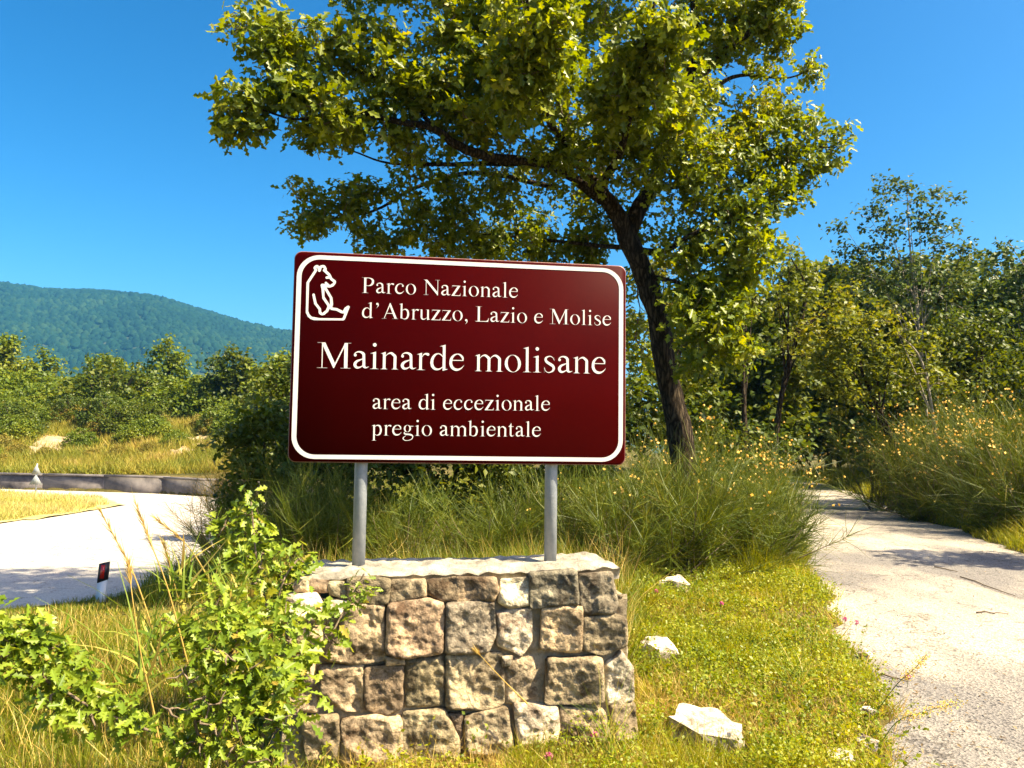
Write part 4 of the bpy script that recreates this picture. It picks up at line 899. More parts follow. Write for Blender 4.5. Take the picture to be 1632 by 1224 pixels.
for lab, px, D, bl in [
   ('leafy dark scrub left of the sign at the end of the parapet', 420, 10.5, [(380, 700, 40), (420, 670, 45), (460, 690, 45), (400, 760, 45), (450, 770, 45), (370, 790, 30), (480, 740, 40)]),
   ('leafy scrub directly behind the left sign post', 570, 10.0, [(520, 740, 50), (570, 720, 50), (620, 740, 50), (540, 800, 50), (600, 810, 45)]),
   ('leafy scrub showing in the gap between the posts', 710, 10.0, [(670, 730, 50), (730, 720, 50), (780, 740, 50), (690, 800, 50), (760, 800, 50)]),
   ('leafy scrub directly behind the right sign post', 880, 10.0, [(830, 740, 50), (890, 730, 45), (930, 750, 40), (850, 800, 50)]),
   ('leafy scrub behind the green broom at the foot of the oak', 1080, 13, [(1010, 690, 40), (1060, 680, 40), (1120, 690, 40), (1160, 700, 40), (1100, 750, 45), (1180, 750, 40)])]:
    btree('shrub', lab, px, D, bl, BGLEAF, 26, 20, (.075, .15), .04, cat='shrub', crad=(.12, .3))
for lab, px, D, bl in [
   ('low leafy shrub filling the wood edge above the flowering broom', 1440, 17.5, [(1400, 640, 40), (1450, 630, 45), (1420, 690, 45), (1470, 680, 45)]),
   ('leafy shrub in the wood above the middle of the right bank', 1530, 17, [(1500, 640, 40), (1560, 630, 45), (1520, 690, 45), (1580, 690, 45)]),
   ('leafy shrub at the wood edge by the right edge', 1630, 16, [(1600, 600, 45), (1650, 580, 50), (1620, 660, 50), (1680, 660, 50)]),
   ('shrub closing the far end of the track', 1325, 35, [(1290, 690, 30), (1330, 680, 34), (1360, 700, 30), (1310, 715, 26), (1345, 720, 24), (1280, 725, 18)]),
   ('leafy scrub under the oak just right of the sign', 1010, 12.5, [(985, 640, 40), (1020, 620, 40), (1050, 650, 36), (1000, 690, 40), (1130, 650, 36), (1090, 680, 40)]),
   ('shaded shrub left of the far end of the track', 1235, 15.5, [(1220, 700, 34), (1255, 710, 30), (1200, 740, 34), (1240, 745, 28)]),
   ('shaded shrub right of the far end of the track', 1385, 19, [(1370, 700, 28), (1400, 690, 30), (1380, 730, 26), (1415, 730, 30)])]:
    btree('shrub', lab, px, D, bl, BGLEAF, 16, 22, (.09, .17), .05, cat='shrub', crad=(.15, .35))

# far bank: individual trees and scrub
for lab, px, D, bl, mt in [
  ('large pale green tree at the left edge of the far bank', 22, 58, [(0, 552, 20), (22, 550, 18), (10, 580, 28), (35, 590, 24), (-30, 570, 30), (20, 615, 26)], BANKLEAF),
  ('small leaning pale tree beside the large one at the left edge of the bank', 75, 62, [(68, 562, 11), (82, 575, 14), (60, 585, 15), (90, 592, 12)], BANKLEAF),
  ('round topped low tree left of the tallest tree on the bank', 168, 60, [(150, 575, 14), (170, 572, 14), (188, 580, 13), (200, 592, 10), (165, 595, 18)], BANKLEAF),
  ('tallest tree on the far bank with a narrow upright crown', 268, 56, [(266, 552, 13), (252, 565, 14), (284, 568, 15), (270, 585, 24), (290, 598, 15), (242, 592, 14), (262, 612, 24)], BANKLEAF),
  ('dark broad tree right of the tallest one on the bank', 368, 50, [(372, 565, 13), (352, 580, 16), (388, 585, 18), (365, 605, 28), (335, 615, 20), (400, 612, 22), (370, 635, 28), (325, 632, 14)], BGLEAF),
  ('green tree at the bank right by the left side of the sign', 440, 44, [(425, 590, 16), (450, 580, 18), (435, 620, 28), (465, 610, 22), (415, 630, 18), (445, 655, 28)], BANKLEAF)]:
    btree('bank_tree', lab, px, D, bl, mt, 90*(60/D)*.9, 18, (.22, .42), .16, tmpl=QUAD, tf=QUADF, crad=(.3, 1.0))

def scrub_proto(name, mat, n, size, lsz, stick=True, label='', group='', cat='shrub', tmpl=QUAD, tf=QUADF, tall=1.):
    r = empty(name, (0, 0, 0), label, cat, group)
    C = rand_dirs(n, .3); C[:, 2] = np.abs(C[:, 2]); C = C*(rng.random(n)**.45)[:, None]*np.array([size, size, size*tall])
    k = 16; P, Nn = cluster_leaves(C, np.full(n, size*.16), k, .7, .6)
    V, F = leafy(P, Nn, rng.uniform(*lsz, len(P)), tmpl, tf); link('foliage', mesh_np('foliage', V, F), mat, r, False)['kind'] = 'stuff'
    mb = MB()
    for c in C[::6]: mb.tube([(0, 0, -.1), tuple(c*.5+np.array([0, 0, .05])), tuple(c)], [.02*size, .014*size, .005*size], 3, False)
    b_ = mb.build('stems', TWIG, r, False, False); b_['kind'] = 'stuff'
    return r

def copy_thing(o, loc, rz, sc, label=None):
    c = o.copy(); COL.objects.link(c); c.location = loc; c.rotation_euler.z = rz; c.scale = (sc, sc, sc)
    if label: c['label'] = label
    for ch in o.children:
        d = ch.copy(); COL.objects.link(d); d.parent = c
        for g in ch.children:
            e = g.copy(); COL.objects.link(e); e.parent = d
    return c

BANKDRY = leaf_mat('dry_bank_scrub', [(0, (.10, .10, .015)), (.5, (.20, .17, .022)), (1, (.36, .24, .045))], .3, .6, .5, .4)
protos = [scrub_proto('bank_shrub', BANKLEAF, 420, 1.3, (.08, .15), label='green rounded shrub in the scrub on the far bank', group='green shrubs on the far bank'),
          scrub_proto('bank_shrub', BGLEAF, 420, 1.5, (.08, .16), label='dark green shrub in the scrub on the far bank', group='dark shrubs on the far bank', tall=1.1),
          scrub_proto('bank_shrub', BANKDRY, 380, 1.0, (.10, .18), label='yellow brown dry shrub in the scrub on the far bank', group='dry shrubs on the far bank', tmpl=THIN, tall=.9)]
used = [False]*3
def place_scrub(k, px, D, sc):
    p = gbase(px, D)
    if used[k]: copy_thing(protos[k], p, random.uniform(0, 6.28), sc)
    else: protos[k].location = p; protos[k].scale = (sc,)*3; used[k] = True
for i in range(120):
    D = random.uniform(42, 60); px = random.uniform(-30, 480); k = random.choice([0, 0, 0, 2, 2, 1] if D < 50 else [0, 0, 0, 1])
    if D < 47 and (40 < px < 160 or 250 < px < 345): continue
    place_scrub(k, px, D, random.uniform(.8, 1.5)*(1.1 if D > 50 else .8))
for px, D, k, s in [(190, 44, 1, 1.0), (165, 46, 1, 1.1), (225, 45, 1, 1.0), (130, 41, 0, .7), (215, 42, 0, .8), (245, 46, 2, 1.0), (320, 46, 2, .9), (345, 44, 2, 1.0), (20, 42, 0, 1.0), (-5, 40, 2, .9), (50, 46, 0, 1.0), (95, 47, 2, .9), (150, 38, 2, .55), (190, 38, 2, .6), (240, 38.5, 2, .6), (280, 40, 0, .6),
                    (370, 42, 0, .9), (400, 40, 2, .8), (440, 39, 1, 1.), (30, 39, 2, .6), (75, 38.5, 2, .5), (330, 38, 2, .5), (385, 36, 2, .7), (420, 35, 0, .8), (450, 33, 1, 1.0), (470, 38, 1, 1.2)]:
    place_scrub(k, px, D, s)
for i in range(46):
    place_scrub(random.choice([0, 0, 1]), -20+i*10.8+random.uniform(-6, 6), random.uniform(51, 60), random.uniform(1.7, 2.5))
for i in range(75):
    D = random.uniform(34.8, 42); px = random.uniform(-20, 470)
    if any(abs(ppx((a, b_, 0))[0]-px) < (rx+.5)/D*F_PX and D < b_+ry*.3 and D > b_-5 for a, b_, rx, ry in PATCHES): continue
    place_scrub(random.choice([2, 2, 0]), px, D, random.uniform(.3, .55))

# ================================================================ broom
FL = np.array([(0, 0, 0), (.5, .25, .3), (.1, .8, .25), (-.5, .35, .3), (0, .2, .75), (.3, .6, -.2)]); FLF = [(0, 1, 2), (0, 2, 3), (0, 1, 4), (0, 4, 3), (0, 5, 2)]
def strips(P0, dirs, L_, w, bend, seg=3):
    """thin tapering stems: n strips of seg sections, bending by bend (n,3)"""
    n = len(P0); t = np.linspace(0, 1, seg+1); C = P0[:, None, :]+dirs[:, None, :]*(L_[:, None]*t)[:, :, None]+bend[:, None, :]*(L_[:, None]*t**2)[:, :, None]
    sd = np.cross(dirs, rand_dirs(n)); sd /= np.linalg.norm(sd, axis=1, keepdims=True)+1e-9
    ww = (w[:, None]*(1-t*.85)/2)[:, :, None]*sd[:, None, :]
    V = np.stack([C-ww, C+ww], 2)                # n, seg+1, 2, 3
    b = (np.arange(n)*(seg+1)*2)[:, None]; F = []
    for s in range(seg): F.append(np.stack([b[:, 0]+s*2, b[:, 0]+s*2+1, b[:, 0]+s*2+3, b[:, 0]+s*2+2], 1))
    return V.reshape(-1, 3), np.stack(F, 1).reshape(-1, 4), C[:, -1]

def broom(base, label, h, wd, nb, ns_, mat, nfl, group=None, width=.0065, lean=(0, 0), fl_size=.042, flower_from=.6):
    r = empty('broom_bush', base, label, 'bush', group)
    d = rand_dirs(nb, 1.3); d[:, 2] = np.abs(d[:, 2])*.9+.18; d[:, :2] *= wd/h*1.25; d[:, 0] += lean[0]; d[:, 1] += lean[1]; d /= np.linalg.norm(d, axis=1, keepdims=True)
    L_ = h*rng.uniform(.55, 1.0, nb)*(.65+.35*d[:, 2]); P0 = np.array(base)[None]+rng.normal(0, .14*wd, (nb, 3))*np.array([1, 1, 0]); P0[:, 2] -= .05
    mb = MB()
    for i in range(nb):
        e = P0[i]+d[i]*L_[i]*.6; mb.tube([P0[i], (P0[i]+e)/2+rng.normal(0, .02, 3), e], [.011, .008, .004], 4, False)
    mb.build('stems', TWIG, r)['kind'] = 'stuff'
    bi = np.repeat(np.arange(nb), ns_); n = len(bi); t = rng.uniform(.15, .78, n)
    S0 = P0[bi]+d[bi]*(L_[bi]*t)[:, None]; dd = d[bi]+rng.normal(0, .62, (n, 3)); dd[:, 2] += .10; dd /= np.linalg.norm(dd, axis=1, keepdims=True)
    ll = h*rng.uniform(.10, .30, n); bend = rng.normal(0, .16, (n, 3)); bend[:, 2] -= .05
    V, F, tips = strips(S0, dd, ll, np.full(n, width)*rng.uniform(.7, 1.2, n), bend, 2)
    link('sprays', mesh_np('sprays', V, F), mat, r)['kind'] = 'stuff'
    if nfl:
        z = (tips[:, 2]-base[2])/h; c = np.nonzero(z > flower_from*rng.uniform(.55, 1.1, n))[0]; c = rng.choice(c, min(nfl, len(c)), replace=False)
        c = np.concatenate([c, rng.choice(c, len(c)//2)]); P = tips[c]+rng.normal(0, .03, (len(c), 3))
        V, F = scatter(FL, FLF, P, rot_from(rand_dirs(len(P), .5), rng.uniform(0, 6, len(P))), rng.uniform(.5, 1.1, len(P))*fl_size)
        link('flowers', mesh_np('flowers', V, F), FLOWER, r)['kind'] = 'stuff'
    return r

broom(gbase(1090, 8.6), 'large dark green broom bush filling the space between the sign and the track', 1.75, 1.25, 90, 75, BROOM, 26, lean=(.05, 0))
broom(gbase(1200, 8.9), 'green broom bush arching out over the edge of the track', 1.55, 1.05, 70, 75, BROOM, 20, lean=(.25, -.1))
broom(gbase(985, 8.3), 'broom bush close behind the right hand sign post', 1.45, .9, 60, 70, BROOM, 8, lean=(-.1, 0))
broom(gbase(1130, 10.6), 'tall flowering broom at the foot of the oak', 2.15, 1.2, 70, 60, BROOM, 90, lean=(0, 0))
broom(gbase(1235, 11.6), 'flowering broom against the dark hollow', 1.9, 1.1, 40, 60, BROOM, 110)
broom(gbase(1030, 10.9), 'flowering broom just left of the oak trunk', 2.0, 1.0, 50, 60, BROOM, 60)
broom(gbase(430, 10.2), 'dark broom thicket left of the sign', 2.2, 1.3, 100, 70, BROOM, 0)
broom(gbase(520, 9.2), 'dark broom bush behind the left sign post', 1.9, 1.1, 90, 70, BROOM, 0)
broom(gbase(650, 9.0), 'shaded broom bush in the gap between the two posts', 1.5, 1.0, 70, 60, BROOM, 0)
broom(gbase(790, 8.8), 'shaded broom bush left of the right hand post', 1.5, 1.0, 70, 60, BROOM, 0)
broom(gbase(900, 8.9), 'shaded broom bush behind the right hand post', 1.6, 1.0, 70, 60, BROOM, 4)
broom(gbase(385, 13.5), 'dry brown broom at the end of the parapet', 2.3, 1.2, 70, 60, DRYBROOM, 0)
broom(gbase(1420, 17.5), 'yellow flowering broom where the right bank meets the wood', 2.7, 1.4, 55, 55, BROOM, 230, width=.010, fl_size=.055, flower_from=.5)
broom(gbase(1490, 15.5), 'yellow flowering broom in the middle of the right bank', 2.9, 1.5, 70, 60, BROOM, 190, width=.009, fl_size=.052, flower_from=.5)
broom(gbase(1570, 14.0), 'big yellow flowering broom toward the right edge', 2.9, 1.5, 80, 60, BROOM, 230, width=.009, fl_size=.052, flower_from=.45)
broom(gbase(1650, 12.6), 'dark based flowering broom cut by the right edge', 2.7, 1.4, 80, 60, BROOM, 180, width=.008, fl_size=.048, flower_from=.45)
broom(gbase(1480, 15.2), 'brownish low broom at the foot of the right bank', 1.1, 1.0, 50, 60, BROOM, 20, width=.008)
broom(gbase(1610, 12.6), 'low dark broom at the foot of the right bank above the verge', 1.2, 1.0, 60, 60, BROOM, 20, width=.008)
# tree standing beyond the right edge of the picture whose shade crosses the track
btree('roadside_tree', 'tree beyond the right edge whose shade falls across the track', 2030, 9.2, [(1970, 350, 110), (2070, 300, 120), (2020, 430, 120)], BGLEAF, 5, 26, (.10, .18), .14, crad=(.15, .4), tmpl=QUAD, tf=QUADF)

# ================================================================ grass
def blade(bend, w=.5):
    V = []; ts = (0, .5)
    for t in ts: V += [(-w*.5*(1-t*.6), bend*t*t, t), (w*.5*(1-t*.6), bend*t*t, t)]
    V.append((0, bend*1.05, .98)); return np.array(V), [(0, 1, 3), (0, 3, 2), (2, 3, 4)]
def cheap_blade(bend, w=.5): return np.array([(-w*.5, 0, 0), (w*.5, 0, 0), (0, bend, 1)]), [(0, 1, 2)]

def wedge(n, D0, D1, px0, px1, p=.5):
    D = (D0**p+rng.random(n)*(D1**p-D0**p))**(1/p); px = rng.uniform(px0, px1, n)
    return (px-816)/F_PX*D, D

wc, ws = cos(YAW), sin(YAW)
def in_wall(x, y):
    u = (x-SC.x)*wc+(y-SC.y)*ws; n_ = (x-SC.x)*ws-(y-SC.y)*wc
    return (u > uL-.10) & (u < uR+.13) & (n_ > BK-.06) & (n_ < WF+.05)

def ground_hit(px, py, up=.04):
    for d in np.arange(2, 30, .02):
        c = at(px, py, d)
        if c.z <= gz1(c.x, c.y)+up: return c, d
ROCK_AT = [(ground_hit(a, b_), hw) for a, b_, hw in ((1078, 938, 27), (1047, 1040, 32), (1122, 1168, 64), (1378, 1043, 14), (1380, 1130, 15), (1384, 1184, 19), (1340, 1208, 26), (1248, 866, 12))]
def off_paving(x, y, m_road=.0, m_path=.0):
    k = (sd_poly(x, y, ROAD) > m_road) & (sd_path(x, y) > m_path) & ~in_wall(x, y)
    for (c, D), hw in ROCK_AT: k &= ((x-c.x)/(hw/F_PX*D*1.1+.012))**2+((y-c.y+.07)/(hw/F_PX*D*.9+.10))**2 > 1
    return k

def grass(name, label, xy, h, w, mat, bendy=.5, spread=.35, cheap=False, zoff=-.01, nonroot=None):
    x, y = xy; n = len(x); z = gz(x, y)+zoff if nonroot is None else nonroot(x, y)
    P = np.stack([x, y, z], 1); V_, F_ = [], []; nv = 0
    up = np.stack([rng.normal(0, spread, n), rng.normal(0, spread, n), np.ones(n)], 1); Rm = rot_from(up, rng.uniform(0, 6.28, n))
    kk = rng.integers(0, 3, n)
    for k, bnd in enumerate((.15*bendy, .5*bendy, 1.0*bendy)):
        i = np.nonzero(kk == k)[0]
        if not len(i): continue
        tv, tf = (cheap_blade if cheap else blade)(bnd, 1.0)
        V, F = scatter(tv, tf, P[i], Rm[i], np.stack([w[i], h[i], h[i]], 1)); V_.append(V); F_.append(F+nv); nv += len(V)
    o = link(name, mesh_np(name, np.vstack(V_), np.vstack(F_)), mat); return tag(o, label, kind='stuff')

def clumped(x, y, k=2.2, thr=-.4): return wob(x*k, y*k)+rng.normal(0, .5, len(x)) > thr

# near verge, right of and before the wall
x, y = wedge(120000, 2.1, 8.5, 820, 1560, .3); k = off_paving(x, y, 0, .0) & (rng.random(len(x)) < np.where(sd_path(x, y) < .35, .35, 1)); x, y = x[k], y[k]
hh = rng.uniform(.03, .12, len(x))*np.clip(1+.7*wob(x*2, y*2)+.5*wob(x*7, y*7), .15, 3); grass('grass', 'short mixed grass on the verge between wall and track', (x, y), hh, rng.uniform(.0035, .007, len(x))*(.5+y/8), GRASS, .9, .55)

# herb leaves in it
x, y = wedge(180000, 2.1, 8.6, 440, 1500, .35); k = off_paving(x, y, 0, .0) & ((x > .75) | (y < 3.8)); x, y = x[k], y[k]; w_ = wob(x*2, y*2)*.5+wob(x*6, y*6)*.5; k = w_+rng.normal(0, .3, len(x)) > -.5; x, y, w_ = x[k], y[k], w_[k]
P = np.stack([x, y, gz(x, y)+rng.random(len(x))**.7*np.clip(.08+.17*w_, .012, .32)], 1)
V, F = leafy(P, rng.normal(0, .8, (len(P), 3))+[.2, -.1, .7], rng.uniform(.008, .019, len(P))*(.6+y/8), QUAD, QUADF); 
tag(link('herbs', mesh_np('herbs', V, F), HERB), 'low small leaved herbs growing through the verge', kind='stuff')
# upright weeds
x, y = wedge(9000, 2.3, 8.5, 440, 1480, .4); k = off_paving(x, y, 0, .0) & ((x > .75) | (y < 3.6)) & (wob(x*1.5, y*1.5)+rng.normal(0, .5, len(x)) > -.1); x, y = x[k], y[k]
P0 = np.stack([x, y, gz(x, y)], 1); dd_ = rand_dirs(len(x), 2.2); hh = rng.uniform(.07, .25, len(x)); bend = rng.normal(0, .25, (len(x), 3))
V, F, _ = strips(P0, dd_, hh, np.full(len(x), .003), bend, 3); V = [V]; F4 = F
t = rng.uniform(.25, 1, (len(x), 9)); L0 = (P0[:, None]+dd_[:, None]*(hh[:, None]*t)[..., None]+bend[:, None]*(hh[:, None]*t*t)[..., None]).reshape(-1, 3)
V2, F2 = leafy(L0, rng.normal(0, .8, (len(L0), 3))+[.1, -.1, .6], rng.uniform(.012, .026, len(L0)), QUAD, QUADF)
nv = len(V[0]); cnt = np.concatenate([np.full(len(F4), 4), np.full(len(F2), 3)]); tag(link('weeds', mesh_np('weeds', np.vstack([V[0], V2]), np.concatenate([F4.ravel(), (F2+nv).ravel()]), False, cnt), HERB), 'upright leafy weeds standing out of the verge', kind='stuff')
# straw litter before the wall
x, y = wedge(17000, 2.6, 4.0, 560, 1200, .5); k = off_paving(x, y, 0, .1) & ((x < .85) | (wob(x*3, y*3) > 0)); x, y = x[k], y[k]
grass('dry_grass', 'dry straw at the foot of the stone wall', (x, y), rng.uniform(.05, .16, len(x)), rng.uniform(.002, .0035, len(x)), DRYGRASS, 1.3, .9)
x, y = wedge(44000, 2.2, 8, 380, 1480, .35); k = off_paving(x, y, 0, -.05); x, y = x[k], y[k]; k = clumped(x, y, 1.6, .1); x, y = x[k], y[k]
grass('dry_grass', 'dry straw scattered through the verge', (x, y), rng.uniform(.05, .16, len(x)), rng.uniform(.002, .004, len(x))*(.6+y/7), DRYGRASS, 1.1, .6)
# left foreground
x, y = wedge(84000, 1.8, 10, -330, 560, .4); k = off_paving(x, y, -.15, .1); x, y = x[k], y[k]
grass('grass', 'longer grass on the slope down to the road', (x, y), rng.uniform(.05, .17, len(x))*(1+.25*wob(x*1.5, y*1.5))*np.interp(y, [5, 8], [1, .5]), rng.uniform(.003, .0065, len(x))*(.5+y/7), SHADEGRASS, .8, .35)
x, y = wedge(11000, 1.8, 9, -330, 520, .5); k = off_paving(x, y, 0, .1); x, y = x[k], y[k]; k = clumped(x, y, 1.6, 0); x, y = x[k], y[k]
grass('dry_grass', 'dry stalks on the slope down to the road', (x, y), rng.uniform(.12, .32, len(x))*np.interp(y, [5, 8], [1, .5]), rng.uniform(.002, .004, len(x))*(.6+y/7), DRYGRASS, .7, .3)
# road edge, taller
x, y = wedge(30000, 8.5, 24, 100, 620, .6); k = off_paving(x, y, -.35, .1); x, y = x[k], y[k]
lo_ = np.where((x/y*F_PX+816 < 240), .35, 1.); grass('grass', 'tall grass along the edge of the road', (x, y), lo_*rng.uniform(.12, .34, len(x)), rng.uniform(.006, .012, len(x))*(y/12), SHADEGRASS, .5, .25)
# behind the wall
x, y = wedge(80000, 3.9, 9.5, 400, 1330, .6); k = off_paving(x, y, 0, .02) & (x < .55+.22*(y-4)); x, y = x[k], y[k]; t = clumped(x, y, 1.2, -.6); x, y = x[t], y[t]
amp = np.where(x < .75, .85, .5)
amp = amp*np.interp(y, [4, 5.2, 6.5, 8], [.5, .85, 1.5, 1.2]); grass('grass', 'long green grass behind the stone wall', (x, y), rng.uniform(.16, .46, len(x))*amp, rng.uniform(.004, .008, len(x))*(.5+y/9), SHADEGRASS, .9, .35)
x, y = wedge(3500, 4.2, 8.5, 430, 1000, .6); k = off_paving(x, y); x, y = x[k], y[k]; t = clumped(x, y, 1.5, .1); x, y = x[t], y[t]
grass('dry_grass', 'dry seed stalks behind the stone wall', (x, y), rng.uniform(.3, .7, len(x)), rng.uniform(.003, .005, len(x))*(.6+y/9), DRYGRASS, .6, .25)
# far side of the track and distance
x, y = wedge(110000, 8, 36, 1180, 1800, .45); dpp = sd_path(x, y); k = off_paving(x, y, 0, .0) & (dpp < 5.); x, y, dpp = x[k], y[k], dpp[k]
grass('grass', 'tufted sunlit grass along both edges of the track', (x, y), rng.uniform(.16, .50, len(x))*np.clip(.4+dpp/1.2, .4, 1)*(1+.35*wob(x*2, y*2)), rng.uniform(.005, .010, len(x))*(.3+y/13), GRASS, .8, .4)
x, y = wedge(30000, 9, 30, 560, 1330, .5); k = off_paving(x, y, 0, .2); x, y = x[k], y[k]
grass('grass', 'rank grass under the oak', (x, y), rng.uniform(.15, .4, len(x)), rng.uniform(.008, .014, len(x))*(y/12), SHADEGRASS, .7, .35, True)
# bank
x, y = wedge(130000, 33.5, 60, -160, 520, .35); q = y-yp(x); k = (q > .25); x, y, q = x[k], y[k], q[k]; k = wob(x*.5, y*.5)+rng.normal(0, .5, len(x)) > -.75
for a, b_, rx, ry in PATCHES: k &= ((x-a)/rx)**2+((y-b_)/ry)**2 > .25+.9*rng.random(len(x))
k = k.astype(bool); x, y, q = x[k], y[k], q[k]
grass('grass', 'yellow green rough grass on the far bank', (x, y), rng.uniform(.18, .55, len(x)), rng.uniform(.03, .06, len(x)), leaf_mat('bank_grass', [(0, (.10, .13, .014)), (.5, (.20, .20, .02)), (.8, (.33, .26, .04)), (1, (.46, .34, .12))], .35, .6, .55, .35), .8, .45, True)
x, y = wedge(30000, 14, 31.5, -80, 200, .6); s = sd_poly(x, y, ISLAND); k = s < -.05+.25*wob(x*.8, y*.8); x, y = x[k], y[k]
grass('grass', 'dry yellow grass on the island in the road bend', (x, y), rng.uniform(.10, .26, len(x)), rng.uniform(.015, .03, len(x)), leaf_mat('island_grass', [(0, (.22, .24, .03)), (.5, (.36, .31, .08)), (1, (.50, .40, .19))], .3, .6, .6, .4), .8, .5, True, nonroot=lambda x, y: -.75+0*x)


# ================================================================ haze
hz_m, ns, L = new_mat('thin_blue_haze'); hv = N(ns, 'ShaderNodeVolumePrincipled', Density=.00016); hv.inputs['Color'].default_value = (.12, .50, 1, 1); hv.inputs['Anisotropy'].default_value = .0
o = N(ns, 'ShaderNodeOutputMaterial'); L.new(hv.outputs[0], o.inputs['Volume'])
mb = MB(); mb.box((-3900, -80, -60), (3900, 4100, 330)); hz = mb.build('haze', hz_m); tag(hz, 'thin blue haze in the valley air', kind='stuff')

# ================================================================ parapet, road furniture
PARM = simple_mat('weathered_concrete', (.055, .05, .055), .9, 0, .5, 6, (.20, .175, .165), 1.1, .2, detail=8)
par = empty('parapet', (-20, 33, -.8), 'low grey weathered concrete parapet along the outer edge of the road bend', 'wall')
pp = cr([(a, b_, 0) for a, b_ in PARA[1:]], 6)[:, :2]; seg = np.concatenate([[0], np.cumsum(np.hypot(*np.diff(pp, axis=0).T))]); n_ = int(seg[-1]/2.6)
for i in range(n_):
    s0, s1 = i*seg[-1]/n_, (i+1)*seg[-1]/n_-.02
    a = [np.interp(s0, seg, pp[:, 0]), np.interp(s0, seg, pp[:, 1])]; b_ = [np.interp(s1, seg, pp[:, 0]), np.interp(s1, seg, pp[:, 1])]
    d = Vector((b_[0]-a[0], b_[1]-a[1], 0)); Ln = d.length; M = Matrix.Translation((a[0], a[1], 0)) @ Matrix.Rotation(math.atan2(d.y, d.x), 4, 'Z')
    mb = MB(); mb.box((0, -.16, -1.0), (Ln, .16, -.23+.01*(i % 3)), M); mb.build('wall_section', PARM, par)
    mb = MB(); mb.box((-.0, -.20, -.225+.01*(i % 3)), (Ln, .20, -.15+.01*(i % 3)), M); mb.build('coping', PARM, par)

# small post with two triangular plates on the island
p0 = at(57, 783, 30.2); p0.z = -.78
rs = empty('triangular_road_sign', p0, 'small grey road sign with two triangular plates seen from behind on a thin pole', 'sign')
mb = MB(); mb.tube([(0, 0, 0), (0, 0, 1.12)], [.03, .03], 8); mb.build('pole', GALV, rs, True, False)
PLATE = simple_mat('grey_sign_back', (.20, .21, .21), .5, .2, 0, 1, (.32, .34, .34), 4)
for z, hw, hh_ in ((.72, .19, .36), (.33, .25, .38)):
    mb = MB(); V = [(-hw, -.045, z), (hw, -.045, z), (0, -.045, z+hh_), (-hw, -.033, z), (hw, -.033, z), (0, -.033, z+hh_)]
    mb.add(V, [(0, 1, 2), (5, 4, 3), (0, 3, 4, 1), (1, 4, 5, 2), (2, 5, 3, 0)]); mb.build('plate', PLATE, rs, False, False)

# roadside marker post
mp0 = at(161, 965, 10.2); gzp = gz1(mp0.x, mp0.y)
top = at(163, 897, 10.2); mk = empty('marker_post', (mp0.x, mp0.y, gzp), 'leaning white roadside marker post with a black band and red reflector at the road edge', 'marker post')
hgt = top.z-gzp; sh = (top.x-mp0.x)/hgt
def mpost(z0, z1, hw, hn, mat, nm, slant0=0, slant1=0, par_=mk, front=0):
    mb = MB(); V = []
    for z, sl in ((z0, slant0), (z1, slant1)):
        for a, b_ in ((-hw, -hn), (hw, -hn), (hw*.7, hn), (-hw*.7, hn)):
            zz = z+sl*a/hw; V.append((a+(zz)*sh*1.0+.04*zz, b_-front, zz))
    mb.add(V, [(3, 2, 1, 0), (4, 5, 6, 7), (0, 1, 5, 4), (1, 2, 6, 5), (2, 3, 7, 6), (3, 0, 4, 7)]); return mb.build(nm, mat, par_, False, False)
WPL = simple_mat('white_plastic', (.72, .74, .74), .45, 0, 0, 1, (.62, .64, .64), 9); BPL = simple_mat('black_plastic', (.02, .015, .018), .4); RPL = simple_mat('red_reflector', (.65, .02, .015), .2, spec=.8)
mpost(-.1, hgt-.235, .056, .04, WPL, 'body', 0, .022); blk = mpost(hgt-.234, hgt, .058, .042, BPL, 'black_band', .022, .012); rf = mpost(hgt-.195, hgt-.025, .026, .006, RPL, 'reflector', front=.046)

# ================================================================ loose rocks
def rock(px, py, hw, hh, hd, label, colr, seed, tiltx=0, D=None, lift=.35, rz=0):
    """angular slab lying in the grass where the ray to (px, py) meets the ground"""
    D = D or ground_hit(px, py)[1]; c = at(px, py, D)
    r = bpy.data.objects.new('rock', None); s = hw/F_PX*D; t = hh/F_PX*D
    pts = []
    rr = random.Random(seed)
    for i in range(16):
        a = rr.uniform(0, 2*pi); q = rr.uniform(.75, 1.1); pts.append(Vector((cos(a)*s*q, sin(a)*hd*q, rr.choice([-1, 1])*t*rr.uniform(.35, 1.)*(1-.6*abs(cos(a))**2))))
    import bmesh
    bmm = bmesh.new(); [bmm.verts.new(p) for p in pts]; bmesh.ops.convex_hull(bmm, input=bmm.verts)
    bmesh.ops.delete(bmm, geom=[v for v in bmm.verts if not v.link_faces], context='VERTS')
    bmesh.ops.subdivide_edges(bmm, edges=bmm.edges, cuts=3, use_grid_fill=True)
    for v in bmm.verts: v.co += v.normal*(s*.13*noise.noise(v.co*(2.2/s)+Vector((seed, 0, 0)))+s*.05*noise.noise(v.co*(7/s)+Vector((seed, 3, 0))))
    me = bpy.data.meshes.new('rock'); bmm.to_mesh(me); bmm.free(); me.materials.append(STONE)
    o = bpy.data.objects.new('rock', me); COL.objects.link(o); o.location = (c.x, c.y, gz1(c.x, c.y)+t*lift+.022); o.rotation_euler = (tiltx, rr.uniform(-.15, .15), rz); o.color = tuple(colr)+(1,)
    return tag(o, label, 'rock', 'pale rocks lying in the verge')
WHT = (.50, .46, .39)
rock(1078, 938, 27, 15, .07, 'pale rock in the grass level with the top of the stone wall', WHT, 3, .3, lift=.5)
rock(1047, 1040, 32, 20, .09, 'pale angular rock close to the right end of the stone wall', WHT, 5, .4, lift=.5, rz=-.3)
rock(1122, 1168, 64, 36, .13, 'largest white rock, a long slab at the bottom of the verge', WHT, 8, .5, lift=.55, rz=-.45)
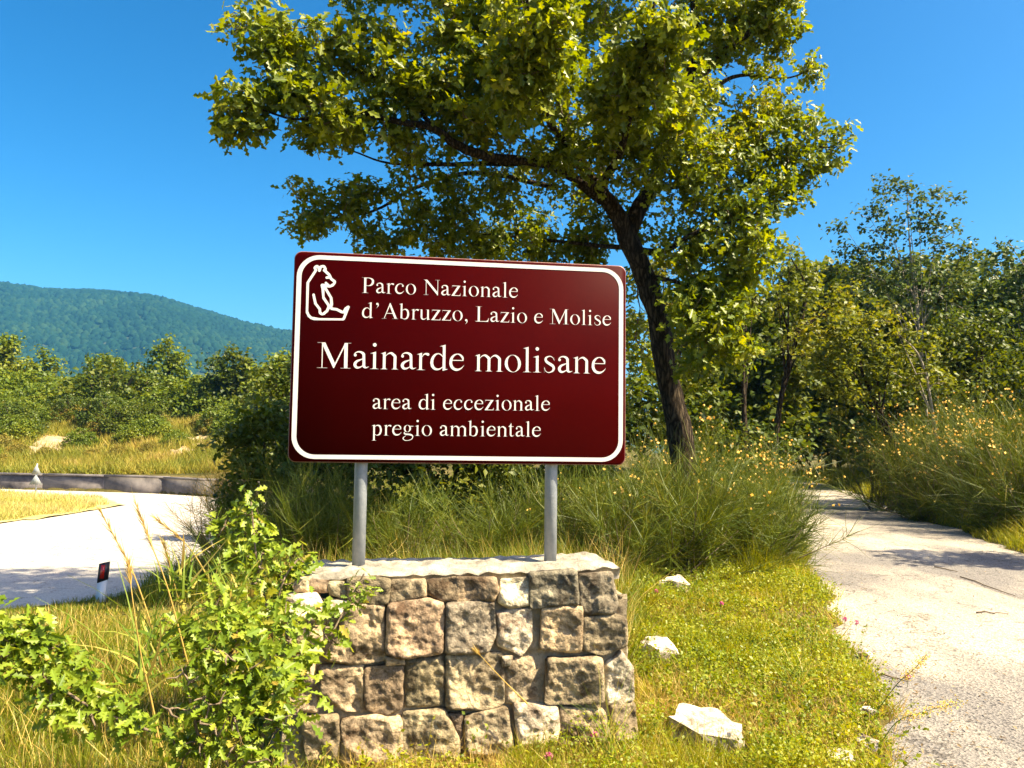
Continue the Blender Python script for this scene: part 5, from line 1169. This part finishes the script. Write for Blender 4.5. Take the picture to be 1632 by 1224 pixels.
rock(1378, 1043, 14, 8, .05, 'small pale rock at the ragged edge of the track', WHT, 9, .2, lift=.6)
rock(1380, 1130, 15, 8, .045, 'small pale rock by the track, above the pair of lower ones', WHT, 12, .2, lift=.6)
rock(1384, 1184, 19, 11, .05, 'pale rock by the track just below the small one', WHT, 15, .2, lift=.6)
rock(1340, 1208, 26, 11, .06, 'flat pale rock at the bottom edge near the track', WHT, 18, .2, lift=.6)
rock(1248, 866, 12, 6, .08, 'small flat pale stone under the arching broom at the track edge', WHT, 21, .2, lift=.6)

# ================================================================ young oak shrubs in the foreground
def oak_shrub(label, base, blobs, dens, per, lsz, nparts, crad=(.05, .11), group=None, stems=()):
    r = empty('oak_shrub', base, label, 'shrub', group)
    L0 = [limb_px(s) for s in stems]
    e = blob_points(blobs, dens, conv_at, .95, 1.0, .5)
    mb = MB()
    for P, R in L0: mb.tube(P, R, 6, False)
    for P, R in grow(e, L0, .0045, .0016): mb.tube(P, R, 4, False)
    mb.build('stems', TWIG, r)['kind'] = 'stuff'
    P, Nn = cluster_leaves(e, rng.uniform(*crad, len(e)), per, .8, .8); Nn += np.array([.25, -.35, 0])
    sz = rng.uniform(*lsz, len(P)); leaf_parts(r, P, Nn, sz, LEAF3, LEAF3F, YOUNG, nparts, P[:, 1]-sz*6)
    return r
b0 = gbase(360, 2.75)
oak_shrub('bright green young oak shrub against the left end of the stone wall', b0,
  [(330, 985, 42, 2.8), (290, 1010, 40, 2.75), (375, 1010, 50, 2.75), (430, 985, 40, 2.9), (470, 1000, 36, 2.95), (505, 985, 26, 3.0), (530, 1010, 20, 3.05), (350, 1065, 60, 2.65), (430, 1060, 55, 2.75), (480, 1060, 32, 2.9), (300, 1110, 50, 2.6), (370, 1140, 60, 2.6), (440, 1120, 50, 2.7), (330, 1200, 50, 2.6), (400, 1210, 50, 2.6), (290, 1170, 35, 2.6)], 18, 10, (.040, .072), 300,
  stems=[[(380, 1300, 2.75, .011), (370, 1150, 2.7, .008), (350, 1030, 2.75, .004), (330, 980, 2.8, .002)], [(400, 1300, 2.75, .009), (430, 1120, 2.75, .006), (470, 1010, 2.95, .003), (525, 1000, 3.05, .0015)], [(360, 1300, 2.7, .008), (310, 1150, 2.6, .005), (290, 1020, 2.75, .002)]])
oak_shrub('young oak shoot rising left of the sign, highest of the bright shoots', gbase(400, 3.4),
  [(402, 800, 16, 3.4), (385, 830, 26, 3.4), (355, 850, 22, 3.4), (400, 850, 28, 3.4), (375, 880, 34, 3.4), (430, 890, 40, 3.35), (470, 895, 24, 3.35), (440, 930, 40, 3.3), (400, 920, 28, 3.3), (480, 930, 20, 3.35)], 32, 9, (.042, .070), 160,
  stems=[[(430, 1150, 3.3, .010), (430, 1000, 3.3, .008), (410, 900, 3.35, .005), (400, 800, 3.4, .002)], [(430, 1020, 3.3, .006), (450, 930, 3.3, .004), (475, 890, 3.35, .002)]])
oak_shrub('young oak branch reaching in from the left edge low over the grass', gbase(60, 2.2),
  [(10, 1000, 30, 2.25), (45, 1020, 32, 2.25), (20, 1045, 34, 2.2), (70, 1050, 34, 2.25), (75, 1090, 34, 2.2), (110, 1075, 28, 2.25), (105, 1120, 34, 2.2), (150, 1115, 28, 2.25), (150, 1145, 22, 2.2), (185, 1130, 22, 2.25), (200, 1155, 22, 2.25), (232, 1160, 16, 2.25), (-40, 1020, 50, 2.2)], 44, 8, (.034, .058), 200, crad=(.03, .08),
  stems=[[(-60, 1250, 2.2, .009), (-20, 1100, 2.2, .007), (60, 1080, 2.2, .005), (150, 1130, 2.22, .003), (240, 1165, 2.25, .0015)], [(-20, 1100, 2.2, .005), (20, 1030, 2.22, .003), (60, 1010, 2.25, .0015)]])
oak_shrub('small oak sprig hanging in front of the top left stones of the wall', gbase(560, 3.0),
  [(580, 915, 11, 3.12), (572, 932, 17, 3.1), (590, 945, 14, 3.1), (560, 950, 12, 3.1), (572, 958, 10, 3.1), (540, 985, 15, 3.08), (528, 1010, 16, 3.06), (545, 1025, 12, 3.06)], 60, 6, (.030, .050), 60, crad=(.02, .05),
  stems=[[(450, 1120, 2.95, .006), (510, 1040, 3.02, .004), (545, 980, 3.08, .003), (580, 915, 3.12, .0012)]])

# ================================================================ tall grasses and flowers
def plume(label, pts, rad, seed_from=.55, group='tall plumed grass stalks at the left'):
    P = [np.array(at(*p)) for p in pts]; q = cr([[*p, 0] for p in P], 6)[:, :3]; r = empty('grass_stalk', Vector(q[0]), label, 'grass stalk', group)
    mb = MB(); mb.tube(list(q), list(np.linspace(rad, rad*.35, len(q))), 5, False); mb.build('stem', DRYGRASS, r)
    n = 100; t = rng.uniform(seed_from, 1, n)*(len(q)-1.001); i = t.astype(int); f = (t-i)[:, None]; C = q[i]*(1-f)+q[i+1]*f; ax = (q[-1]-q[-3]); ax /= np.linalg.norm(ax)
    V, F, _ = strips(C, (ax+rng.normal(0, .22, (n, 3))), rng.uniform(.018, .05, n), np.full(n, .0026), rng.normal(0, .1, (n, 3)), 2)
    link('plume', mesh_np('plume', V, F), DRYGRASS, r)['kind'] = 'stuff'
plume('leftmost tall pale grass stalk leaning left across the road', [(262, 1090, 2.6), (245, 1010, 2.6), (215, 920, 2.6), (190, 870, 2.6), (160, 815, 2.6)], .0035)
plume('tall pale grass stalk leaning left, second from the left', [(300, 1060, 2.6), (268, 940, 2.6), (240, 865, 2.6), (215, 800, 2.6)], .003, .6)
plume('tall grass stalk arching over the road shadow right of the marker post', [(350, 960, 2.9), (320, 900, 2.9), (290, 860, 2.9), (250, 828, 2.9)], .003, .6)
plume('thin stalk standing upright before the dark hollow of the left shrub', [(254, 1180, 2.3), (240, 1110, 2.3), (225, 1045, 2.3), (212, 960, 2.3), (205, 900, 2.35)], .003, .85)
plume('short stalk bending right behind the left shrub', [(300, 1050, 2.9), (290, 980, 2.9), (275, 920, 2.9), (262, 870, 2.9)], .0028, .7)
plume('straw stalk leaning against the middle stones of the wall', [(841, 1122, 3.30), (803, 1085, 3.31), (764, 1043, 3.33)], .0035, .97, None)
plume('wispy stalk standing in front of the lower right stones', [(815, 1150, 3.25), (880, 1000+90, 3.2), (905, 1140, 3.1), (910, 1120, 3.1)], .0015, .97, None) if False else None
# reed-like leaves
def reed(px, py, D, n, h, label, spread=.45, w=.012):
    b = at(px, py, D); r = empty('reed_grass', b, label, 'grass tuft')
    d = rand_dirs(n, 1.6); d[:, 2] = np.abs(d[:, 2]); P0 = np.array(b)+rng.normal(0, .03, (n, 3)); bend = rng.normal(0, spread*.5, (n, 3)); bend[:, 2] -= .25
    V, F, _ = strips(P0, d, rng.uniform(.5, 1, n)*h, rng.uniform(.5, 1, n)*w, bend, 4)
    link('blades', mesh_np('blades', V, F), REED, r)['kind'] = 'stuff'
reed(250, 1020, 2.6, 40, .30, 'green reedy tuft right of the marker post'); reed(285, 940, 2.8, 36, .26, 'yellow green reedy tuft below the arching stalk'); reed(355, 960, 2.9, 40, .26, 'reedy tuft behind the left shrub'); reed(230, 1080, 2.4, 26, .3, 'sparse reedy tuft at the foot of the tall stalks')
reed(975, 1200, 3.1, 44, .42, 'dark green rushy tuft at the right foot of the wall', .2, .005); reed(1270, 1080, 4.2, 60, .32, 'fine green rushy tuft in the middle of the verge', .25, .006); reed(1290, 1200, 3.6, 50, .26, 'fine rushy tuft low in the verge by the flat rock', .25, .006)
x_ = [(620, 895, 5.2), (690, 890, 5.0), (760, 900, 5.1), (820, 895, 5.3), (930, 890, 5.4)]
for (px, py, D), lb in zip(x_, ['green tussock behind the left half of the wall', 'green tussock in the middle behind the wall', 'bright tussock left of the right hand post', 'tussock close behind the right hand post', 'tussock right of the right hand post']):
    b_ = at(px, py, D); b_.z = gz1(b_.x, b_.y); a_, c_, d_ = ppx(b_); reed(a_, c_, d_, 170, .62, lb, .6, .010)
# goldenrod-like sprigs over the track edge
def sprig(label, pts, mat, nm='flower_sprig'):
    P = [np.array(at(*p)) for p in pts]; q = cr([[*p, 0] for p in P], 5)[:, :3]; r = empty(nm, Vector(q[0]), label, 'flower sprig')
    mb = MB(); mb.tube(list(q), list(np.linspace(.0025, .001, len(q))), 4, False); mb.build('stem', BROOM, r)
    n = 230; t = rng.uniform(.45, 1, n)*(len(q)-1.001); i = t.astype(int); f = (t-i)[:, None]; C = q[i]*(1-f)+q[i+1]*f+rng.normal(0, .013, (n, 3))
    V, F = scatter(FL, FLF, C, rot_from(rand_dirs(n, .5), rng.uniform(0, 6, n)), rng.uniform(.004, .009, n)); link('flowers', mesh_np('flowers', V, F), mat, r)['kind'] = 'stuff'
YF = leaf_mat('small_yellow_flower', [(0, (.62, .48, .06)), (1, (.78, .68, .20))], .3, .6); PK = leaf_mat('pink_clover', [(0, (.45, .07, .16)), (1, (.62, .20, .30))], .3, .6)
sprig('longer yellow flower sprig lying out over the track', [(1400, 1190, 3.5), (1430, 1150, 3.5), (1470, 1135, 3.5), (1535, 1118, 3.5)], YF)
sprig('short yellow flower sprig standing over the edge of the track', [(1400, 1130, 3.7), (1430, 1090, 3.7), (1455, 1068, 3.7), (1476, 1045, 3.7)], YF)
def clover(px, py, label):
    D = next((d for d in np.arange(2, 30, .03) if at(px, py, d).z <= gz1(at(px, py, d).x, at(px, py, d).y)+.11), 5); c = np.array(at(px, py, D)); r = empty('pink_flower', Vector(c), label, 'flower')
    d = rand_dirs(26, .4); V, F = scatter(FL, FLF, c+d*.010, rot_from(d, rng.uniform(0, 6, 26)), np.full(26, .012)); link('bloom', mesh_np('bloom', V, F), PK, r)
    mb = MB(); mb.tube([c, c-np.array([.01, .0, .11])], [.0012, .0015], 4, False); mb.build('stem', BROOM, r)
for px, py, lb in [(1022, 905, 'pink clover head beside the top right corner of the wall'), (1046, 942, 'pink clover head just left of the upper pale rock'), (1347, 987, 'pink clover head at the track edge, left of a pair'), (1365, 992, 'pink clover head at the track edge, right of a pair'), (1447, 1079, 'purple clover head out over the track'), (947, 1172, 'red clover head before the right half of the wall'), (874, 1206, 'red clover head at the bottom, below the right half of the wall'), (1150, 962, 'small pink clover head in the middle of the verge')]: clover(px, py, lb)

# twigs and leaf litter on the track
n = 900; x, y = wedge(n*3, 3, 16, 1290, 1700, .4); d = sd_path(x, y); k = (d < -.03) & (rng.random(len(x)) < .15+.85*vs(-.9, 0, d)); x, y = x[k], y[k]
P = np.stack([x, y, path_z(x, y)+.012], 1); V, F = leafy(P, rng.normal(0, .25, (len(P), 3))+[0, 0, 1], rng.uniform(.015, .04, len(P)), THIN, QUADF)
tag(link('leaf_litter', mesh_np('leaf_litter', V, F), leaf_mat('dead_leaf', [(0, (.12, .08, .04)), (1, (.32, .22, .10))], .1, .7)), 'dead leaves and bits of straw on the track', kind='stuff')
def stick(a, b_, label):
    pts = []
    for t in np.linspace(0, 1, 6):
        px, py = a[0]+(b_[0]-a[0])*t, a[1]+(b_[1]-a[1])*t; D = next((d for d in np.arange(2.5, 30, .02) if at(px, py, d).z <= path_z(at(px, py, d).x, at(px, py, d).y)+.012), 6); c = at(px, py, D); pts.append(Vector((c.x+random.uniform(-.02, .02), c.y+random.uniform(-.04, .04), c.z)))
    mb = MB(); mb.tube(pts, [.007, .006, .006, .005, .004, .003], 5); o = mb.build('stick', TWIG); tag(o, label, 'stick', 'sticks lying on the track')
stick((1535, 920), (1620, 950), 'longest dark stick lying on the track below the tree shadow'); stick((1555, 975), (1600, 977), 'short stick on the track at the right edge'); stick((1400, 1072), (1440, 1085), 'small stick near the ragged track edge'); stick((1490, 903), (1530, 912), 'thin twig in the litter patch on the track')
